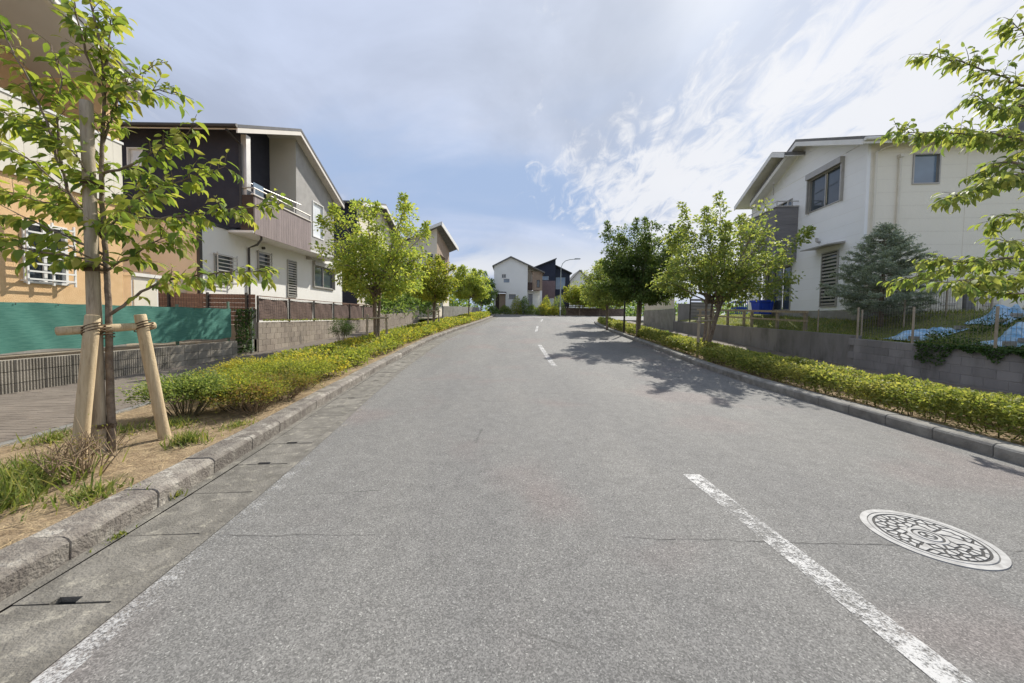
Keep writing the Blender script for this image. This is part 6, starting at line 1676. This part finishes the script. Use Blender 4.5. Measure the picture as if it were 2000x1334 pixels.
def shrub(label, c, rad, hgt, n, leaf, lm, seed, stems=22, stem='twig', bare=0.35, group=None, name='azalea_shrub', cat='shrub'):
    """round shrub: bare stems below, leaves towards the outside and top"""
    rng = np.random.default_rng(seed); rnd = random.Random(seed)
    B = Vector((c[0], c[1], z_(c[0], c[1]))); t = thing(name, label, cat, B, group=group); M = inv(t)
    st = MB(); tips = []
    for k in range(stems):
        a = rnd.uniform(0, 2 * math.pi); rr = math.sqrt(rnd.random()); e = B + Vector((rad[0] * rr * math.cos(a), rad[1] * rr * math.sin(a), hgt * (1 - 0.25 * rr) * rnd.uniform(0.75, 1.02)))
        p0 = B + Vector((rad[0] * 0.3 * rr * math.cos(a), rad[1] * 0.3 * rr * math.sin(a), -0.02)); m_ = p0.lerp(e, 0.5) + Vector((rnd.gauss(0, .03), rnd.gauss(0, .03), -0.02))
        st.tube([p0, m_, e], [0.007, 0.005, 0.002], 4, False); tips.append(e)
        for q in range(3):
            s0 = m_.lerp(e, rnd.uniform(0.0, 0.6)); e2 = s0 + Vector((rnd.gauss(0, .09), rnd.gauss(0, .09), rnd.uniform(0.05, 0.2))); st.tube([s0, e2], [0.004, 0.0015], 4, False); tips.append(e2)
    st.build('stems', stem, t, matrix=M, kind='stuff')
    if n:
        tp = np.array([tuple(p) for p in tips]); idx = rng.integers(0, len(tp), n)
        Pn = tp[idx] + rng.normal(0, 1, (n, 3)) * np.array([rad[0], rad[1], hgt * 0.55]) * 0.17
        zz = (Pn[:, 2] - B.z) / hgt; keep = (zz > 0.08) & (rng.random(n) < np.clip((zz - bare * 0.5) * 3, 0.05, 1)) & (zz < 1.25)
        Pn = Pn[keep]; D = unit((Pn - np.array(tuple(B + Vector((0, 0, hgt * 0.3))))) * 1.2 + rng.normal(0, 0.4, Pn.shape) * np.array([1, 1, 0.6]))
        V, Q = leaf_cloud(Pn, D, leaf * rng.uniform(0.6, 1.3, len(Pn)), 0.24, rng, 0.7)
        link('foliage', quads_mesh('foliage', V, Q, lm), t, M, 'stuff')
    return t


# left bed: separate azaleas near the tree, then a running hedge
SG = 'azalea shrubs in the left planting bed'
shrub('green shrub with bare stems right behind the staked tree', (-4.35, 4.75), (0.42, 0.42), 0.55, 8000, 0.036, 'leaf_green_shrub', 31, 26, group=SG)
shrub('yellow leaved azalea just right of the stake frame', (-3.95, 5.1), (0.5, 0.45), 0.40, 7500, 0.036, 'leaf_azalea', 32, 24, group=SG)
shrub('browning twiggy azalea nearest to the kerb', (-3.62, 5.0), (0.42, 0.42), 0.36, 4800, 0.032, 'leaf_azalea_dull', 33, 40, 'dry_twig', group=SG)
shrub('dull green azalea in the middle of the bed behind the yellow one', (-4.65, 5.9), (0.55, 0.5), 0.40, 8000, 0.036, 'leaf_azalea', 34, 24, group=SG)
shrub('half bare azalea at the kerb beyond the browning one', (-3.75, 5.85), (0.42, 0.48), 0.38, 5600, 0.034, 'leaf_azalea_dull', 35, 40, 'dry_twig', group=SG)
shrub('bushy green azalea close to the kerb at start of hedge', (-3.95, 6.9), (0.5, 0.5), 0.44, 8500, 0.036, 'leaf_azalea', 36, 30, group=SG)
shrub('yellow azalea at the footway side of the bed', (-5.0, 6.9), (0.55, 0.55), 0.48, 10000, 0.036, 'leaf_azalea', 37, 24, group=SG)
shrub('azalea with dark gap between the yellow one and the hedge', (-4.5, 6.6), (0.5, 0.5), 0.44, 8500, 0.036, 'leaf_azalea', 38, 24, group=SG)
hedge('azalea_hedge', 'long yellow green azalea hedge along the left kerb', (7.4, 44.5), lambda y: max(SWL(y) + 0.15, LK(y) - 2.15), lambda y: LK(y) - 0.34, 0.43, 9500, 0.044, 'leaf_azalea', 41, 1.35, side_open=0.25)
# right bed
hedge('azalea_hedge', 'clipped green hedge behind the right kerb', (2.6, 33.5), lambda y: RK(y) + 0.30, lambda y: RK(y) + 1.35, 0.43, 13500, 0.038, 'leaf_hedge_r', 42, 1.0, side_open=0.5)
hedge('azalea_hedge', 'lower dark green hedge row between clipped hedge and grey wall', (3.5, 26), lambda y: RK(y) + 1.40, lambda y: RK(y) + 2.2, 0.24, 4200, 0.044, 'leaf_green_shrub', 43, 0.8, side_open=0.35)
# laurel and ivy masses
hedge('laurel_hedge', 'tall grey green hedge behind the second and third left trees', (23.0, 33.5), lambda y: PROPL(y) - 1.1, lambda y: PROPL(y) - 0.05, 2.6, 11000, 0.065, 'leaf_dark', 44, 0.9)
for k, (x, y, rx, h, lm, lab) in enumerate([
        (-1.0, 50.4, 0.9, 1.2, 'leaf_green_shrub', 'round shrub left of the brown door of the pale grey house'), (0.6, 50.6, 0.85, 2.5, 'leaf_yellowgreen', 'tall light shrub beside the brown door'),
        (1.7, 50.8, 0.7, 2.6, 'leaf_dark', 'tall dark shrub before the pale grey house wall'), (2.8, 50.2, 1.0, 1.3, 'leaf_green_shrub', 'low shrub below the brown corner bay'),
        (4.4, 50.8, 1.0, 1.6, 'leaf_azalea', 'yellow green shrub at the corner of the pale grey house'), (4.9, 52.3, 0.8, 2.7, 'leaf_yellowgreen', 'tall yellow green shrub right of the brown bay'),
        (6.6, 51.6, 1.15, 2.7, 'leaf_green_shrub', 'round pale shrub left of the street lamp'), (-2.7, 49.6, 0.9, 1.1, 'leaf_dark', 'dark low shrub at the left of the pale grey house'),
        (5.9, 50.4, 0.9, 1.2, 'leaf_azalea', 'low shrub at the foot of the street lamp')]):
    rng = np.random.default_rng(100 + k)
    B = Vector((x, y, el(y) + 0.1)); t = thing('garden_shrub', lab, 'shrub', B, group='shrubs in front of the end house'); n = 1500
    g = unit(rng.normal(0, 1, (n, 3))) * (rng.random((n, 1)) ** 0.3); g[:, 2] = np.abs(g[:, 2])
    Pn = g * np.array([rx, rx * 0.8, h]) * (1 + 0.2 * bumpy(g, k, 5.0))[:, None] + np.array([0, 0, 0.05])
    V, Q = leaf_cloud(Pn, unit(g + rng.normal(0, .4, g.shape)), rng.uniform(0.1, 0.2, n), 0.3, rng)
    link('foliage', quads_mesh('foliage', V, Q, lm), t, None, 'stuff')
    sb = MB(); r = random.Random(k)
    for q in range(7): sb.tube([(r.gauss(0, .1), r.gauss(0, .1), -0.1), (r.uniform(-.6, .6) * rx, r.uniform(-.5, .5) * rx, h * 0.7)], [0.03, 0.01], 4, False)
    sb.build('stems', 'bark', t, kind='stuff')


def ivy(name, label, pts_fn, n, leaf, lm, seed, loc, cat='ivy'):
    rng = np.random.default_rng(seed); t = thing(name, label, cat, loc); Pn, D = pts_fn(rng, n)
    V, Q = leaf_cloud(Pn, D, leaf * rng.uniform(0.6, 1.3, len(Pn)), 0.42, rng, 0.5)
    link('foliage', quads_mesh('foliage', V, Q, lm), t, inv(t), 'stuff')
    return t


def ivy_wall(rng, n):
    y = 4.0 + 4.9 * rng.random(n) ** 0.9
    edge_ = 0.16 + 0.10 * np.sin(y * 2.3) + 0.07 * np.sin(y * 6.1) + 0.04 * np.sin(y * 13)
    s = rng.random(n); drop = edge_ * 1.7 * (s ** 1.4)
    over = rng.random(n) < 0.45
    top = 0.88 + (y - 3.8) * 0.0205
    x = np.where(over, 9.97 + (y - 3.8) * 0.028 + 0.55 * rng.random(n), 9.93 + (y - 3.8) * 0.028 - 0.05 * rng.random(n))
    z = np.where(over, top + 0.02 + 0.16 * rng.random(n) * (1 + np.sin(y * 3.1)), top + 0.05 - drop)
    D = unit(np.stack([np.where(over, rng.normal(0, .5, n), -0.6 + rng.normal(0, .3, n)), rng.normal(0, .5, n), np.where(over, 0.4, -0.7) + rng.normal(0, .4, n)], 1))
    return np.stack([x, y, z], 1), D


ivy('ivy', 'dark ivy hanging over the top of the grey wall at right edge', ivy_wall, 5200, 0.05, 'leaf_ivy', 51, (10.1, 6.0, 0.95))


def ivy_gate(rng, n):
    y = 11.0 + 0.75 * rng.random(n); z = 0.3 + 1.35 * rng.random(n); x = -8.56 + 0.10 * rng.random(n) + 0.05 * np.sin(y * 20) * np.sin(z * 9)
    D = unit(np.stack([0.6 + rng.normal(0, .3, n), rng.normal(0, .5, n), -0.4 + rng.normal(0, .4, n)], 1))
    return np.stack([x, y, z], 1), D


ivy('ivy', 'dark ivy growing through the narrow garden gate', ivy_gate, 1500, 0.06, 'leaf_ivy', 52, (-8.55, 11.4, 0.3))


def weeds_spill(rng, n):
    y = 12.2 + 10 * rng.random(n); x = -8.5 + rng.normal(0, .03, n); z = 1.25 + 0.05 * rng.random(n)
    return np.stack([x, y, z], 1), unit(np.stack([rng.normal(.3, .5, n), rng.normal(0, .5, n), rng.normal(.6, .4, n)], 1))


ivy('moss', 'thin line of green weeds along the top of the beige block wall', weeds_spill, 1500, 0.045, 'grass', 53, (-8.5, 12.2, 1.24), 'weeds')
wl_sh = shrub('dark bare shrub against the beige wall behind the hedge', (-6.9, 14.6), (0.45, 0.4), 1.0, 2200, 0.05, 'leaf_ivy', 55, 26, name='garden_shrub')
shrub('sparse shrub behind the wire fence at the right edge', (13.2, 7.6 + 0.7), (0.6, 0.5), 1.1 + 1.2, 5200, 0.05, 'leaf_green_shrub', 56, 30, name='garden_shrub')


shrub('dark leafy shrub behind the wire fence left of the right edge', (12.0, 8.9), (0.45, 0.4), 0.75 + 0.85, 3000, 0.05, 'leaf_ivy', 57, 30, name='garden_shrub')
shrub('small dark shrub behind the wire fence under the conifer', (10.9, 9.0), (0.35, 0.35), 0.5 + 0.75, 2200, 0.045, 'leaf_green_shrub', 58, 24, name='garden_shrub')


# grass and weeds
def blades(n, fp, fh, rng, wd=0.006, lean=0.4):
    P0 = fp(n); h = fh(n); a = rng.uniform(0, 2 * np.pi, n)
    s = np.stack([np.cos(a), np.sin(a), np.zeros(n)], 1) * (wd * rng.uniform(0.6, 1.4, n))[:, None]
    d = np.stack([rng.normal(0, lean, n), rng.normal(0, lean, n), np.ones(n)], 1); d = unit(d)
    m_ = P0 + d * (h * 0.55)[:, None]; d2 = unit(d + np.stack([rng.normal(0, lean, n), rng.normal(0, lean, n), -0.25 * np.ones(n)], 1)); e = m_ + d2 * (h * 0.5)[:, None]
    V = np.stack([P0 - s, P0 + s, m_ + s * 0.8, m_ - s * 0.8, m_ - s * 0.8, m_ + s * 0.8, e + s * 0.1, e - s * 0.1], 1).reshape(-1, 3)
    return V, np.arange(8 * n).reshape(2 * n, 4)


def weed(label, c, rad, h, n, seed, m='grass', group='weeds in the left planting bed', wd=0.006, name='weed_clump', z=None):
    rng = np.random.default_rng(seed); B = (c[0], c[1], z_(c[0], c[1]) if z is None else z)
    t = thing(name, label, 'weeds', B, group=group)
    def fp(k):
        a = rng.uniform(0, 2 * np.pi, k); r_ = np.abs(rng.normal(0, 0.5, k)); return np.stack([rad[0] * r_ * np.cos(a), rad[1] * r_ * np.sin(a), -0.01 * np.ones(k)], 1)
    V, Q = blades(n, fp, lambda k: h * rng.uniform(0.4, 1.15, k), rng, wd)
    link('blades', quads_mesh('blades', V, Q, m), t, None, 'stuff')


weed('tall bright green weeds in the bottom left corner', (-3.55, 2.45), (0.30, 0.30), 0.30, 260, 61)
weed('broad green weeds left of the dry twig shrub', (-3.75, 2.75), (0.35, 0.3), 0.26, 220, 62, wd=0.009)
weed('fine grass at the back of the kerb below the dry twig shrub', (-3.12, 2.62), (0.25, 0.22), 0.12, 260, 63)
weed('small green weeds at the kerb before the right stake', (-3.40, 3.75), (0.22, 0.2), 0.16, 300, 64)
weed('low green weeds along the kerb edge under the yellow azalea', (-3.32, 4.3), (0.18, 0.3), 0.09, 260, 65)
weed('green weeds behind the posts of the stake frame', (-4.5, 4.0), (0.35, 0.25), 0.13, 320, 66)
weed('green weeds at the footway edge left of the stakes', (-4.85, 3.75), (0.22, 0.25), 0.14, 200, 67)
weed('patch of mixed green weeds behind the dry twig shrub', (-4.0, 3.0), (0.4, 0.3), 0.2, 260, 72)
weed('low weeds between the stakes and the green shrub', (-4.1, 4.3), (0.4, 0.25), 0.12, 260, 73)
weed('tiny grass tuft growing in the kerb joint by the gutter', (-2.72, 2.86), (0.06, 0.06), 0.07, 60, 68, z=0.01)
weed('small moss tuft at the foot of the left kerb', (-2.60, 2.35), (0.04, 0.12), 0.03, 70, 69, z=0.01)
shrub('dry leafless twig shrub in front of the left stakes', (-3.55, 2.95), (0.30, 0.28), 0.42, 130, 0.022, 'leaf_azalea_dull', 71, 34, 'dry_twig', name='dry_shrub')
# fallen straw and dead grass over the bed
rng = np.random.default_rng(81); n = 8500
yy = 1.6 + 6.5 * rng.random(n) ** 1.2; xx = np.array([LK(a) - 0.27 - (LK(a) - 0.27 - SWL(a) - .05) * b for a, b in zip(yy, rng.random(n))])
P0 = np.stack([xx, yy, np.array([z_(0, a) for a in yy]) + 0.015 + 0.015 * rng.random(n)], 1); a = rng.uniform(0, 2 * np.pi, n)
D = unit(np.stack([np.cos(a), np.sin(a), rng.normal(0.08, .16, n)], 1)); L = rng.uniform(0.03, 0.13, n)
V, Q = leaf_cloud(P0, D, L, 0.022, rng, 0.3, 0.02)
so = link('dead_grass', quads_mesh('dead_grass', V, Q, 'straw'), None, None, 'stuff'); tag(so, 'dry straw and dead grass covering the soil round the left stakes', 'dead grass')
# grass on the bank of the right yard
rng = np.random.default_rng(82)
def fpb(k):
    y = 6 + 16 * rng.random(k); x = np.array([bank_edge(b) for b in y]) + 4.2 * rng.random(k) ** 1.3; return np.stack([x, y, np.array([bank(p, q) for p, q in zip(x, y)]) - 0.01], 1)
V, Q = blades(14000, fpb, lambda k: 0.13 * rng.uniform(0.4, 1.5, k), rng, 0.008, 0.5)
so = link('lawn_grass', quads_mesh('lawn_grass', V, Q, 'grass'), None, None, 'stuff'); tag(so, 'uncut grass on the bank above the grey retaining wall', 'grass')

# far woods that close the view behind the houses
def far_wood(label, spots, n_each, leaf, seed):
    rng = np.random.default_rng(seed); Vs, Qs, off = [], [], 0
    for (x, y, rx, h) in spots:
        g = unit(rng.normal(0, 1, (n_each, 3))) * (rng.random((n_each, 1)) ** 0.35); g[:, 2] = np.abs(g[:, 2])
        Pn = g * np.array([rx, rx * 0.7, h]) * (1 + 0.22 * bumpy(g, int(x * 10 + 999), 5.0))[:, None] + np.array([x, y, el(y) - 0.2])
        V, Q = leaf_cloud(Pn, unit(g + rng.normal(0, .4, g.shape)), leaf * rng.uniform(0.6, 1.3, n_each), 0.4, rng); Vs.append(V); Qs.append(Q + off); off += len(V)
    o = link('far_wood', quads_mesh('far_wood', np.concatenate(Vs), np.concatenate(Qs), 'leaf_dark'), None, None, 'stuff'); tag(o, label, 'trees')


r = random.Random(77)
far_wood('dark far-off trees closing the view behind the houses', [(x + r.uniform(-3, 3), 92 + r.uniform(-8, 10), r.uniform(4, 6.5), r.uniform(4.0, 6.5)) for x in range(-75, 100, 7)], 700, 0.7, 91)
